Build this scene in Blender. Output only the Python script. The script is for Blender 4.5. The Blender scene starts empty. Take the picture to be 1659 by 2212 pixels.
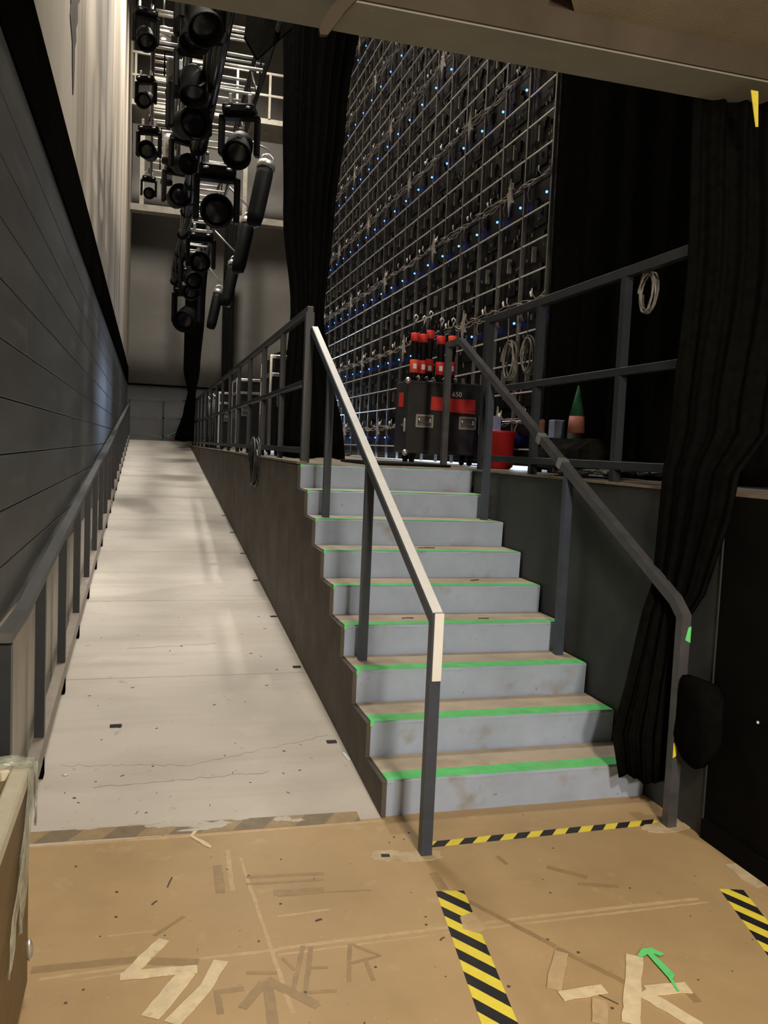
import bpy, math, random
from mathutils import Vector, Matrix
random.seed(7)
S = bpy.context.scene
COL = S.collection
# ------------------------------------------------------------------ camera
W, H = 1659, 2212
FPX, PITCH, ROLL, YAW, HC = 1803.34, 0.074757, 0.043710, 0.279150, 1.6142
cam = bpy.data.cameras.new('camera'); co = bpy.data.objects.new('camera', cam); COL.objects.link(co)
fw = Vector((math.sin(YAW)*math.cos(PITCH), math.cos(YAW)*math.cos(PITCH), -math.sin(PITCH)))
rt = Vector((math.cos(YAW), -math.sin(YAW), 0)); up = rt.cross(fw)
ca = rt*math.cos(ROLL)+up*math.sin(ROLL); cb = -rt*math.sin(ROLL)+up*math.cos(ROLL)
co.matrix_world = Matrix(((ca.x, cb.x, -fw.x, 0), (ca.y, cb.y, -fw.y, 0), (ca.z, cb.z, -fw.z, HC), (0, 0, 0, 1)))
cam.sensor_fit = 'VERTICAL'; cam.sensor_height = 24.0; cam.sensor_width = 18.0
cam.lens = FPX/H*24.0; cam.clip_start = 0.05; cam.clip_end = 100
S.camera = co
# ------------------------------------------------------------------ world, lights, exposure
wd = bpy.data.worlds.new('dark_hall'); S.world = wd; wd.use_nodes = True
wd.node_tree.nodes['Background'].inputs[0].default_value = (1.0, 0.93, 0.84, 1)
wd.node_tree.nodes['Background'].inputs[1].default_value = 0.012
def light(name, kind, loc, power, color, size=0.3, target=None, spot=None, blend=0.6):
    l = bpy.data.lights.new(name, kind); l.energy = power; l.color = color
    if kind == 'AREA': l.shape = 'DISK'; l.size = size
    else: l.shadow_soft_size = size
    if kind == 'SPOT': l.spot_size = spot or 1.2; l.spot_blend = blend
    o = bpy.data.objects.new(name, l); COL.objects.link(o); o.location = loc
    if target is not None:
        o.rotation_euler = (Vector(target)-Vector(loc)).to_track_quat('-Z', 'Y').to_euler()
    return o
WARM = (1.0, 0.86, 0.67); NEUT = (1.0, 0.92, 0.80); COOL = (0.55, 0.72, 1.0)
light('lamp_ceiling_near', 'AREA', (1.15, -0.35, 3.30), 84, WARM, 0.22, (1.15, 1.6, 0))
light('lamp_ceiling_rear', 'AREA', (0.75, -3.2, 2.7), 165, WARM, 0.5, (1.3, 4.0, 0.5))  # unseen fill behind the viewer, added for frontal light on the risers
light('lamp_ceiling_right', 'POINT', (2.25, 1.15, 3.2), 4.5, WARM, 0.08)
light('lamp_ramp_first', 'SPOT', (0.45, 6.6, 8.2), 600, NEUT, 0.5, (0.2, 5.8, 0.3), 1.5, 0.9)
light('lamp_ramp_middle', 'SPOT', (0.30, 11.6, 9.4), 1350, NEUT, 0.6, (0.25, 11.6, 0.8), 1.3, 0.9)
light('lamp_ramp_far', 'SPOT', (0.3, 17.0, 10.0), 1700, NEUT, 0.6, (0.2, 17.4, 1.3), 1.3, 0.9)
light('lamp_ramp_side', 'SPOT', (2.6, 9.0, 8.6), 650, NEUT, 0.08, (0.5, 9.0, 0.5), 1.0, 0.6)
light('lamp_wall_wash', 'SPOT', (1.1, 14.0, 10.5), 2200, NEUT, 0.3, (-0.5, 13.2, 7.5), 2.2, 0.8)  # added unseen fill that brightens the far concrete wall
light('lamp_wall_near', 'SPOT', (1.3, 6.0, 8.2), 950, NEUT, 0.4, (-0.5, 6.8, 5.2), 1.6, 0.8)  # unseen spot added to lift the nearer concrete
light('lamp_back_wall', 'SPOT', (1.3, 17.5, 11.5), 1250, NEUT, 0.3, (1.3, 24.0, 6.0), 1.5, 0.9)  # no fixture here: extra spot added to brighten the far wall
light('lamp_stage_spill', 'AREA', (4.2, 9.5, 1.9), 160, COOL, 0.8, (3.0, 9.0, 1.5))
light('lamp_stage_gap', 'AREA', (2.75, 17.6, 2.3), 45, COOL, 0.6, (2.9, 9.0, 2.2))  # unseen cool light added to tint the low far bars blue
light('lamp_stage_high', 'SPOT', (1.9, 5.6, 9.5), 110, NEUT, 0.12, (3.1, 9.5, 4.5), 1.7, 0.8)
vs = S.view_settings
vs.view_transform = 'Standard'; vs.look = 'None'; vs.gamma = 1.0; vs.use_curve_mapping = False
vs.exposure = 0.15
# ------------------------------------------------------------------ materials
def mat(name, col, rough=0.6, metal=0.0, var=0.15, scale=4.0, bump=0.0, bscale=40.0, stretch=(1, 1, 1), emit=None, estr=0.0, spec=0.4, col2=None, thr=None, coord='Object', alpha=1.0):
    m = bpy.data.materials.new(name); m.use_nodes = True
    nt = m.node_tree; N = nt.nodes; L = nt.links; b = N['Principled BSDF']
    b.inputs['Roughness'].default_value = rough; b.inputs['Metallic'].default_value = metal
    b.inputs['Specular IOR Level'].default_value = spec
    tc = N.new('ShaderNodeTexCoord'); mp = N.new('ShaderNodeMapping'); mp.inputs['Scale'].default_value = stretch
    L.new(tc.outputs[coord], mp.inputs['Vector'])
    no = N.new('ShaderNodeTexNoise'); no.inputs['Scale'].default_value = scale; no.inputs['Detail'].default_value = 6; no.inputs['Roughness'].default_value = 0.62
    L.new(mp.outputs['Vector'], no.inputs['Vector'])
    cr = N.new('ShaderNodeValToRGB'); e = cr.color_ramp.elements
    c2 = col2 if col2 else tuple(max(0, c*(1-var*1.6)) for c in col)
    c1 = col if col2 else tuple(min(1, c*(1+var)) for c in col)
    e[0].position = thr[0] if thr else 0.3; e[1].position = thr[1] if thr else 0.7
    e[0].color = (*c2, 1); e[1].color = (*c1, 1)
    L.new(no.outputs['Fac'], cr.inputs['Fac']); L.new(cr.outputs['Color'], b.inputs['Base Color'])
    if bump > 0:
        n2 = N.new('ShaderNodeTexNoise'); n2.inputs['Scale'].default_value = bscale; n2.inputs['Detail'].default_value = 4
        L.new(mp.outputs['Vector'], n2.inputs['Vector'])
        bp = N.new('ShaderNodeBump'); bp.inputs['Strength'].default_value = bump; bp.inputs['Distance'].default_value = 0.01
        L.new(n2.outputs['Fac'], bp.inputs['Height']); L.new(bp.outputs['Normal'], b.inputs['Normal'])
    if emit:
        b.inputs['Emission Color'].default_value = (*emit, 1); b.inputs['Emission Strength'].default_value = estr
    if alpha < 1: b.inputs['Alpha'].default_value = alpha
    return m
def layer(m, col, scale, lo, hi, stretch=(1, 1, 1), amount=1.0, seed=0.0, coord='Object', kind='noise'):
    """mix a further stain / speck colour over the base colour, through thresholded noise"""
    nt = m.node_tree; N = nt.nodes; L = nt.links; b = N['Principled BSDF']
    src = b.inputs['Base Color'].links[0].from_socket
    tc = N.new('ShaderNodeTexCoord'); mp = N.new('ShaderNodeMapping'); mp.inputs['Scale'].default_value = stretch
    mp.inputs['Location'].default_value = (seed, seed*1.7, seed*.6)
    L.new(tc.outputs[coord], mp.inputs['Vector'])
    if kind == 'noise':
        no = N.new('ShaderNodeTexNoise'); no.inputs['Detail'].default_value = 5; no.inputs['Scale'].default_value = scale; out = no.outputs['Fac']
    else:
        no = N.new('ShaderNodeTexVoronoi'); no.inputs['Scale'].default_value = scale; out = no.outputs['Distance']
    L.new(mp.outputs['Vector'], no.inputs['Vector'])
    mr = N.new('ShaderNodeMapRange'); mr.inputs['From Min'].default_value = lo; mr.inputs['From Max'].default_value = hi
    mr.inputs['To Min'].default_value = 0; mr.inputs['To Max'].default_value = amount
    L.new(out, mr.inputs['Value'])
    mx = N.new('ShaderNodeMix'); mx.data_type = 'RGBA'
    L.new(mr.outputs['Result'], mx.inputs['Factor']); L.new(src, mx.inputs['A']); mx.inputs['B'].default_value = (*col, 1)
    L.new(mx.outputs['Result'], b.inputs['Base Color'])
    return m
M = {}
M['floor'] = mat('floor_tan_paint', (0.47, 0.33, 0.175), 0.55, 0, 0.10, 1.3, 0.05, 60)
layer(M['floor'], (0.36, 0.25, 0.13), 3.2, 0.56, 0.74, amount=0.45, seed=2.1)
layer(M['floor'], (0.16, 0.11, 0.06), 46, 0.70, 0.76, amount=0.55, seed=5.3)
layer(M['floor'], (0.62, 0.50, 0.33), 9, 0.64, 0.78, amount=0.35, seed=8.8)
M['ramp'] = mat('ramp_concrete', (0.555, 0.52, 0.475), 0.75, 0, 0.07, 0.9, 0.08, 50)
layer(M['ramp'], (0.36, 0.32, 0.27), 1.5, 0.50, 0.72, stretch=(0.55, 1.5, 1), amount=0.5, seed=1.4)
layer(M['ramp'], (0.40, 0.36, 0.31), 2.6, 0.54, 0.74, stretch=(0.25, 2.4, 1), amount=0.45, seed=11.4)
layer(M['ramp'], (0.22, 0.19, 0.16), 12, 0.66, 0.78, amount=0.5, seed=14.4)
layer(M['ramp'], (0.12, 0.10, 0.08), 34, 0.71, 0.76, amount=0.7, seed=6.1)
layer(M['ramp'], (0.72, 0.68, 0.60), 3.0, 0.60, 0.8, amount=0.35, seed=3.9)
M['wall_conc'] = mat('wall_cast_concrete', (0.50, 0.44, 0.36), 0.8, 0, 0.10, 1.5, 0.25, 24, stretch=(1, 1.6, 0.16))
layer(M['wall_conc'], (0.22, 0.18, 0.135), 1.6, 0.46, 0.64, stretch=(1, 1.0, 0.12), amount=0.8, seed=4.4)
layer(M['wall_conc'], (0.62, 0.56, 0.47), 2.0, 0.55, 0.75, stretch=(1, 2.2, 0.12), amount=0.6, seed=9.4)
M['siding'] = mat('siding_dark_grey', (0.082, 0.087, 0.091), 0.5, 0, 0.18, 3.0, 0.04, 30, stretch=(1, .4, 1.5))
layer(M['siding'], (0.15, 0.15, 0.148), 5, 0.62, 0.80, stretch=(1, .15, 2), amount=0.5, seed=2.2)
M['groove'] = mat('groove_black', (0.02, 0.02, 0.02), 0.8)
M['fascia'] = mat('fascia_black', (0.0045, 0.0045, 0.004), 0.9, spec=0.0)  # near-black: painted shade atop the left boards, also dark trim and feet
M['panel'] = mat('panel_grey_brown', (0.52, 0.485, 0.43), 0.6, 0, 0.15, 3, 0.03, 30, stretch=(1, 1, .4))  # lightened so the colour carries light bounced off the ramp
M['back_wall'] = mat('back_wall_grey', (0.30, 0.285, 0.265), 0.85, 0, 0.12, 0.8, 0.1, 20)
layer(M['back_wall'], (0.21, 0.197, 0.182), 0.9, 0.45, 0.7, stretch=(.4, 1, 1.6), amount=0.5, seed=3.3)
M['back_dado'] = mat('back_dado_blue_grey', (0.20, 0.205, 0.215), 0.7, 0, 0.08, 1.0)
M['black_wall'] = mat('wall_black_paint', (0.005, 0.0048, 0.0042), 0.85, 0, 0.2, 6, spec=0.05)
M['stair_wall'] = mat('stair_wall_grey', (0.036, 0.040, 0.041), 0.6, 0, 0.2, 3, 0.05, 30)
M['flank'] = mat('flank_brown_grey', (0.10, 0.086, 0.070), 0.75, 0, 0.25, 3, 0.12, 30)
layer(M['flank'], (0.19, 0.165, 0.135), 4, 0.6, 0.8, amount=0.5, seed=2.9)
M['tread'] = mat('tread_worn_tan', (0.56, 0.475, 0.375), 0.7, 0, 0.12, 4, 0.10, 50)
layer(M['tread'], (0.32, 0.25, 0.18), 7, 0.58, 0.76, amount=0.6, seed=1.9)
M['riser'] = mat('riser_grey_paint', (0.385, 0.465, 0.63), 0.65, 0, 0.10, 3, 0.12, 28)
layer(M['riser'], (0.27, 0.245, 0.20), 5.0, 0.60, 0.74, amount=0.75, seed=7.1)
layer(M['riser'], (0.12, 0.10, 0.08), 30, 0.70, 0.76, amount=0.5, seed=3.1)
M['deck'] = mat('deck_worn_boards', (0.20, 0.165, 0.125), 0.7, 0, 0.25, 5, 0.05, 40)
M['steel'] = mat('steel_paint_dark', (0.019, 0.024, 0.032), 0.42, 0, 0.15, 8, 0.0, spec=0.5)
M['steel_lit'] = mat('steel_paint_slate', (0.045, 0.058, 0.088), 0.45, 0, 0.15, 8, 0.0, spec=0.5)  # slate steel of the stair handrails and their posts
M['steel_brown'] = mat('steel_paint_brown', (0.30, 0.265, 0.235), 0.5, 0, 0.12, 8)
M['rail_right'] = mat('steel_worn_grey', (0.10, 0.10, 0.11), 0.36, 0.3, 0.2, 10)
M['cream'] = mat('cream_plate', (0.83, 0.85, 0.86), 0.4, 0, 0.05, 10)
M['bare'] = mat('bare_metal', (0.62, 0.62, 0.62), 0.34, 0.8, 0.15, 14)
M['alu'] = mat('aluminium', (0.66, 0.65, 0.62), 0.33, 0.85, 0.12, 14)
M['truss'] = mat('truss_black_metal', (0.05, 0.05, 0.048), 0.35, 0.5, 0.2, 9, spec=0.6)
M['truss_bar'] = mat('truss_bare_bar', (0.80, 0.78, 0.73), 0.35, 0.2, 0.15, 9)
M['fix'] = mat('fixture_black', (0.0065, 0.0065, 0.007), 0.6, 0.0, 0.2, 12, spec=0.12)
M['lens'] = mat('lens_dark_glass', (0.012, 0.012, 0.015), 0.2, 0.0, 0.1, 5, spec=0.4)
M['drape'] = mat('drape_black_wool', (0.0055, 0.0055, 0.0050), 0.95, 0, 0.2, 20, 0.1, 120, spec=0.0)
M['drape_edge'] = mat('drape_charcoal', (0.024, 0.023, 0.021), 0.95, 0, 0.2, 20, 0.1, 120, spec=0.0)
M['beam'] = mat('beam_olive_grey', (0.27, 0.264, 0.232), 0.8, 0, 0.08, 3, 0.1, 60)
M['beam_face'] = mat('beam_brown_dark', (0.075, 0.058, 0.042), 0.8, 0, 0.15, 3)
M['ceiling'] = mat('ceiling_plaster', (0.36, 0.32, 0.25), 0.85, 0, 0.08, 3, 0.1, 60)
M['yellow'] = mat('tape_yellow', (0.88, 0.75, 0.08), 0.45, 0, 0.06, 20)
M['tblack'] = mat('tape_black', (0.022, 0.020, 0.022), 0.45, 0, 0.2, 20)
M['fyellow'] = mat('tape_faded_tan', (0.34, 0.25, 0.14), 0.6, 0, 0.10, 20)
M['fblack'] = mat('tape_faded_grey', (0.22, 0.17, 0.11), 0.6, 0, 0.12, 20)
M['green'] = mat('tape_green', (0.16, 0.77, 0.25), 0.55, 0, 0.10, 14)
layer(M['green'], (0.26, 0.55, 0.20), 5, 0.5, 0.75, amount=0.6, seed=1.2)
M['mask'] = mat('tape_masking_cream', (0.76, 0.64, 0.43), 0.6, 0, 0.10, 18, 0.15, 60)
layer(M['mask'], (0.45, 0.34, 0.2), 22, 0.62, 0.75, amount=0.6, seed=4.2)
M['res_dark'] = mat('tape_residue_dark', (0.345, 0.24, 0.125), 0.5, 0, 0.10, 22)
M['res_light'] = mat('tape_residue_light', (0.56, 0.41, 0.24), 0.6, 0, 0.10, 22)
M['patch'] = mat('cement_patch', (0.55, 0.44, 0.29), 0.8, 0, 0.15, 16, 0.2, 40)
M['case'] = mat('case_black_laminate', (0.020, 0.020, 0.021), 0.45, 0, 0.2, 9)
M['red'] = mat('tape_red', (0.62, 0.035, 0.03), 0.5, 0, 0.08, 12)
M['orange'] = mat('band_orange_red', (0.75, 0.09, 0.04), 0.5, 0, 0.08, 12)
M['white'] = mat('white_print', (0.72, 0.72, 0.70), 0.5, 0, 0.05, 12)
M['crate'] = mat('crate_brown_ply', (0.17, 0.115, 0.055), 0.55, 0, 0.12, 7, 0.05, 40, stretch=(1, 1, 4))
M['crate_edge'] = mat('crate_pale_edging', (0.66, 0.62, 0.50), 0.4, 0.2, 0.10, 9)
M['wrap'] = mat('plastic_wrap', (0.70, 0.76, 0.66), 0.06, 0, 0.2, 30, 1.0, 26, spec=1.0, alpha=0.34)
M['led_back'] = mat('led_module_black', (0.008, 0.008, 0.008), 0.6, 0.0, 0.3, 30, spec=0.12)
M['led_bit'] = mat('led_fitting_grey', (0.22, 0.21, 0.19), 0.45, 0.4, 0.3, 30)
M['led_up'] = mat('led_upright_grey', (0.17, 0.166, 0.158), 0.4, 0.5, 0.15, 20)
M['led_bar'] = mat('led_bar_bright', (0.78, 0.77, 0.73), 0.3, 0.35, 0.1, 14)
M['led_cable'] = mat('led_cable_grey', (0.30, 0.26, 0.21), 0.5, 0, 0.3, 30)
M['tie'] = mat('gaffer_grey', (0.30, 0.27, 0.23), 0.7, 0, 0.25, 30)
M['blue_led'] = mat('status_blue', (0.05, 0.15, 0.9), 0.3, emit=(0.02, 0.10, 1.0), estr=16)
M['cable'] = mat('cable_black', (0.03, 0.03, 0.03), 0.4, 0, 0.2, 30)
M['cable_grey'] = mat('cable_pale_grey', (0.22, 0.21, 0.20), 0.4, 0, 0.3, 30)
M['red_tub'] = mat('tub_red_plastic', (0.45, 0.015, 0.015), 0.4, 0, 0.1, 6)
M['catwalk'] = mat('catwalk_pale_steel', (0.42, 0.39, 0.33), 0.55, 0.2, 0.15, 5)
M['worklamp'] = mat('worklamp_glow', (1, 1, 1), 0.5, emit=(1.0, 0.90, 0.74), estr=30)
M['blue_plastic'] = mat('blue_grey_plastic', (0.30, 0.36, 0.52), 0.35, 0, 0.2, 8)  # small box colour, also painted for blue light through gaps
M['salmon'] = mat('salmon_paint', (0.45, 0.17, 0.12), 0.6, 0, 0.1, 8)
M['green_cloth'] = mat('green_cloth', (0.025, 0.14, 0.06), 0.8, 0, 0.2, 40)  # stands in for green stage light through the curtain gap
M['pale_floor'] = mat('pale_stage_strip', (0.75, 0.80, 0.80), 0.5, 0, 0.1, 8)  # pale blue white carries the spill light on the stage floor
# ------------------------------------------------------------------ mesh helpers
class MB:
    def __init__(s): s.v = []; s.f = []; s.m = []; s.sm = []
    def add(s, vs, fs, mi=0, smooth=False):
        n = len(s.v); s.v += [tuple(v) for v in vs]
        for f in fs: s.f.append(tuple(i+n for i in f)); s.m.append(mi); s.sm.append(smooth)
        return s
    def box(s, x0, x1, y0, y1, z0, z1, mi=0):
        v = [(x0, y0, z0), (x1, y0, z0), (x1, y1, z0), (x0, y1, z0), (x0, y0, z1), (x1, y0, z1), (x1, y1, z1), (x0, y1, z1)]
        return s.add(v, [(3, 2, 1, 0), (4, 5, 6, 7), (0, 1, 5, 4), (1, 2, 6, 5), (2, 3, 7, 6), (3, 0, 4, 7)], mi)
    def bbox(s, x0, x1, y0, y1, z0, z1, c=0.006, mi=0):
        """box with chamfered edges"""
        xs, ys, zs = (x0, x1), (y0, y1), (z0, z1); V = []; idx = {}
        for i in (0, 1):
            for j in (0, 1):
                for k in (0, 1):
                    sx, sy, sz = (1, -1)[i], (1, -1)[j], (1, -1)[k]
                    p = (xs[i], ys[j], zs[k])
                    for a in range(3):
                        q = [p[0]+sx*c, p[1]+sy*c, p[2]+sz*c]; q[a] = p[a]; idx[(i, j, k, a)] = len(V); V.append(q)
        F = []
        def face(a, val):
            o = [b for b in range(3) if b != a]; r = []
            for u, w in ((0, 0), (1, 0), (1, 1), (0, 1)):
                t = [0, 0, 0]; t[a] = val; t[o[0]] = u; t[o[1]] = w; r.append(idx[(*t, a)])
            F.append(r)
        for a in range(3):
            for val in (0, 1): face(a, val)
        for a in range(3):
            o = [b for b in range(3) if b != a]
            for u in (0, 1):
                for w in (0, 1):
                    r = []
                    for e, b in ((0, o[0]), (0, o[1]), (1, o[1]), (1, o[0])):
                        t = [0, 0, 0]; t[a] = e; t[o[0]] = u; t[o[1]] = w; r.append(idx[(*t, b)])
                    F.append(r)
        for i in (0, 1):
            for j in (0, 1):
                for k in (0, 1): F.append([idx[(i, j, k, a)] for a in range(3)])
        return s.add(V, F, mi)
    def tube(s, pts, r, n=8, mi=0, cap=True, smooth=True):
        P = [Vector(p) for p in pts]; rings = []
        R = r if isinstance(r, (list, tuple)) else [r]*len(P)
        t = (P[1]-P[0]).normalized(); u = t.cross(Vector((0, 0, 1)))
        if u.length < 1e-3: u = t.cross(Vector((0, 1, 0)))
        u.normalize(); V = []; F = []
        for i, p in enumerate(P):
            if 0 < i < len(P)-1: t = ((P[i]-P[i-1]).normalized()+(P[i+1]-P[i]).normalized())
            elif i: t = P[i]-P[i-1]
            else: t = P[1]-P[0]
            t = t.normalized() if t.length > 1e-9 else Vector((0, 0, 1))
            u = (u-t*u.dot(t));
            if u.length < 1e-6: u = t.orthogonal()
            u.normalize(); w = t.cross(u)
            for k in range(n):
                a = 2*math.pi*k/n; V.append(p+(u*math.cos(a)+w*math.sin(a))*R[i])
        for i in range(len(P)-1):
            for k in range(n):
                a = i*n+k; b = i*n+(k+1) % n; F.append((a, b, b+n, a+n))
        if cap: F.append(tuple(range(n-1, -1, -1))); F.append(tuple(range((len(P)-1)*n, len(P)*n)))
        return s.add(V, F, mi, smooth)
    def bar(s, pts, w, h, mi=0, upv=(0, 0, 1), side=None):
        """mitred rectangular bar along a polyline lying in a vertical plane; w across, h in the plane"""
        P = [Vector(p) for p in pts]
        d = (P[-1]-P[0]); sd = Vector(side) if side else d.cross(Vector(upv))
        sd.normalize(); V = []; F = []
        for i, p in enumerate(P):
            t1 = (P[i]-P[i-1]).normalized() if i else (P[1]-P[0]).normalized()
            t2 = (P[i+1]-P[i]).normalized() if i < len(P)-1 else t1
            n1 = sd.cross(t1); n2 = sd.cross(t2); nn = (n1+n2).normalized(); k = 1/max(0.3, nn.dot(n1))
            for a, b in ((-1, -1), (1, -1), (1, 1), (-1, 1)): V.append(p+sd*(a*w/2)+nn*(b*h/2*k))
        for i in range(len(P)-1):
            for k in range(4):
                a = i*4+k; b = i*4+(k+1) % 4; F.append((a, b, b+4, a+4))
        F.append((3, 2, 1, 0)); m = (len(P)-1)*4; F.append((m, m+1, m+2, m+3))
        return s.add(V, F, mi)
    def lathe(s, prof, n=16, mi=0, M4=None, smooth=True):
        V = []; F = []
        for r, z in prof:
            for k in range(n):
                a = 2*math.pi*k/n; q = Vector((r*math.cos(a), r*math.sin(a), z)); V.append(M4 @ q if M4 else q)
        for i in range(len(prof)-1):
            for k in range(n):
                a = i*n+k; b = i*n+(k+1) % n; F.append((a, b, b+n, a+n))
        F.append(tuple(range(n-1, -1, -1))); F.append(tuple(range((len(prof)-1)*n, len(prof)*n)))
        return s.add(V, F, mi, smooth)
    def prism(s, poly, lo, hi, axis=2, mi=0):
        """polygon extruded along an axis; poly in the other two coordinates, in order"""
        def P(p, h):
            if axis == 2: return (p[0], p[1], h)
            if axis == 0: return (h, p[0], p[1])
            return (p[0], h, p[1])
        n = len(poly); V = [P(p, lo) for p in poly]+[P(p, hi) for p in poly]
        F = [tuple(range(n-1, -1, -1)), tuple(range(n, 2*n))]+[(i, (i+1) % n, (i+1) % n+n, i+n) for i in range(n)]
        return s.add(V, F, mi)
    def mesh(s, name, mats):
        me = bpy.data.meshes.new(name); me.from_pydata([tuple(v) for v in s.v], [], s.f)
        for m in (mats if isinstance(mats, (list, tuple)) else [mats]): me.materials.append(M[m] if isinstance(m, str) else m)
        me.polygons.foreach_set('material_index', s.m); me.polygons.foreach_set('use_smooth', s.sm)
        import bmesh
        bm = bmesh.new(); bm.from_mesh(me); bmesh.ops.recalc_face_normals(bm, faces=bm.faces); bm.to_mesh(me); bm.free()
        return me
    def build(s, name, mats, parent=None): return ob(name, s.mesh(name, mats), parent)
def ob(name, me, parent=None, loc=None, rz=0):
    o = bpy.data.objects.new(name, me); COL.objects.link(o)
    if parent is not None: o.parent = parent
    if loc is not None: o.location = loc
    if rz: o.rotation_euler = (0, 0, rz)
    return o
def empty(name, loc=(0, 0, 0), rz=0): return ob(name, None, None, loc, rz)
def tag(o, label=None, cat=None, group=None, kind=None):
    if label: o['label'] = label
    if cat: o['category'] = cat
    if group: o['group'] = group
    if kind: o['kind'] = kind
    return o
def struct(o, label=None): return tag(o, label, None, None, 'structure')
D0, T, RZ, XL, XR = 3.409, 0.3013, 0.165, 1.046, 2.342
DECK = 9*RZ
SL = 0.0833
def ramp_z(y): return max(0.0, SL*(y-D0))
RAMP_END = 22.4; LAND = ramp_z(RAMP_END)
# ------------------------------------------------------------------ the setting
fl = struct(MB().box(-0.5, 2.36, -5.0, D0+0.02, -0.12, 0).build('floor', 'floor'), 'tan painted concrete floor with tape and tape residue')
ramp = struct(MB().prism([(D0, -0.12), (D0, -0.004), (RAMP_END, LAND-0.004), (RAMP_END, -0.12)], -0.5, XL-0.02, 0).build('ramp', 'ramp'), 'long grey concrete ramp rising beside the stage')
rj = [D0, 5.24, 7.0, 8.9, 10.8, 12.7, 14.6, 16.5, 18.4, 20.4, RAMP_END]
for a, b in zip(rj[:-1], rj[1:]):
    g = 0.006
    MB().prism([(a+(0 if a == D0 else g), ramp_z(a)-0.003), (b-g, ramp_z(b)-0.003), (b-g, ramp_z(b)), (a+(0 if a == D0 else g), ramp_z(a)+(0.0005 if a == D0 else 0))], -0.5, XL-0.022, 0).build('ramp_slab', 'ramp', ramp)
struct(MB().box(-0.5, 3.6, RAMP_END, 24.2, LAND-0.25, LAND).build('floor_landing', 'ramp'), 'grey landing at the top of the ramp')
# stage deck: an L round the stair
deck = struct(MB().prism([(XL, D0+8*T+0.029), (XR, D0+8*T+0.029), (XR+.05, D0+8*T+.03), (XR+.05, 2.99), (XR+.06, 2.99), (XR+.06, -5.0), (9.0, -5.0), (9.0, 24.2), (XL, 24.2)], DECK-0.12, DECK).build('floor_stage', 'deck'), 'raised stage deck of worn dark boards')
# deck boards near the stair head: real boards with gaps
for k in range(14):
    x0 = XL+0.004+k*0.15
    if x0+0.146 < 3.2:
        MB().bbox(x0, x0+0.146, D0+8*T+0.03, 11.0, DECK, DECK+0.006, 0.002).build('deck_board', 'deck', deck)
for k in range(5):
    x0 = XR+0.06+k*0.15
    MB().bbox(x0, x0+0.146, 2.99, D0+8*T+0.02, DECK, DECK+0.006, 0.002).build('deck_board', 'deck', deck)
# flank of stair and stage towards the ramp (stepped outline)
prof = [(D0, -0.12), (D0, RZ-0.006)]
for i in range(1, 9): prof += [(D0+i*T, i*RZ-0.006), (D0+i*T, (i+1)*RZ-0.006)]
prof += [(RAMP_END, DECK-0.006), (RAMP_END, -0.12)]
MBf = MB().prism(prof, XL-0.022, XL-0.001, 0)
struct(MBf.build('wall_stage_ramp', 'flank'), 'dark brown flank of the stage beside the ramp')
struct(MB().box(XL-0.026, XL+0.05, D0+8*T+0.02, RAMP_END, DECK+0.0005, DECK+0.018).build('trim_1', 'deck'), 'pale edge trim of the stage above the ramp')
struct(MB().box(XR+0.012, XR+0.12, 2.985, D0+8*T, -0.12, DECK-0.005).build('wall_stair_right', 'stair_wall'), 'dark grey wall beside the stair')
struct(MB().box(XR+0.0, XR+0.06, 2.985, D0+8*T+.02, DECK-0.002, DECK+0.010).build('trim_2', 'deck'), 'pale edge trim of the stage above the stair wall')
struct(MB().box(XR+0.012, XR+0.12, -5.0, 2.985, -0.12, DECK-0.002).build('wall_right', 'black_wall'), 'black painted wall to the right of the stair')
struct(MB().box(XR-0.004, XR+0.012, -5.0, 2.975, 0.0, 0.085).build('baseboard_right', 'black_wall'), 'black baseboard of the right wall')
struct(MB().box(XR+0.006, XR+0.012, 2.979, 2.985, 0.0, DECK-0.02).build('trim_3', 'stair_wall'), 'thin corner strip where grey and black walls meet')
struct(MB().box(XR+0.0125, XR+0.11, 2.74, 2.975, DECK-0.0015, DECK+0.012).build('trim_4', 'deck'), 'pale ledge at the stage edge on the right')
# left wall: siding, painted shade band and concrete
XW = -0.5
wl = struct(MB().box(XW-0.30, XW-0.012, -5.0, 22.3, -0.12, 3.40).build('wall_left', 'groove'), 'dark grey board wall on the left')
struct(MB().box(XW-0.30, XW+0.005, -5.0, 22.3, 3.40, 14.0).build('wall_left_upper', 'wall_conc'), 'tall streaked concrete wall above the dark boards')
BH = 0.205; zb = 0.92; r = 0
bm_cache = {}
def board(x0, x1, y0, y1, z0, z1, matn, par, nm):
    key = (round(y1-y0, 3), round(z1-z0, 3), matn)
    if key not in bm_cache: bm_cache[key] = MB().bbox(0, x1-x0, 0, y1-y0, 0, z1-z0, 0.003).mesh(nm, matn)
    return ob(nm, bm_cache[key], par, (x0, y0, z0))
while zb < 2.86:
    ys = -1.0-(r % 3)*1.22
    while ys < 22.2:
        ye = min(ys+3.66, 22.25)
        if ye > ys+.2: board(XW-0.012, XW, ys+.002, ye-.002, zb+.0025, zb+BH-.0025, 'siding', wl, 'siding_board')
        ys += 3.66
    zb += BH; r += 1
board(XW-0.012, XW+0.012, -5.0, 22.3, zb, 3.40, 'fascia', wl, 'fascia_board')  # board stands in for the soft shade under the concrete edge
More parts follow.
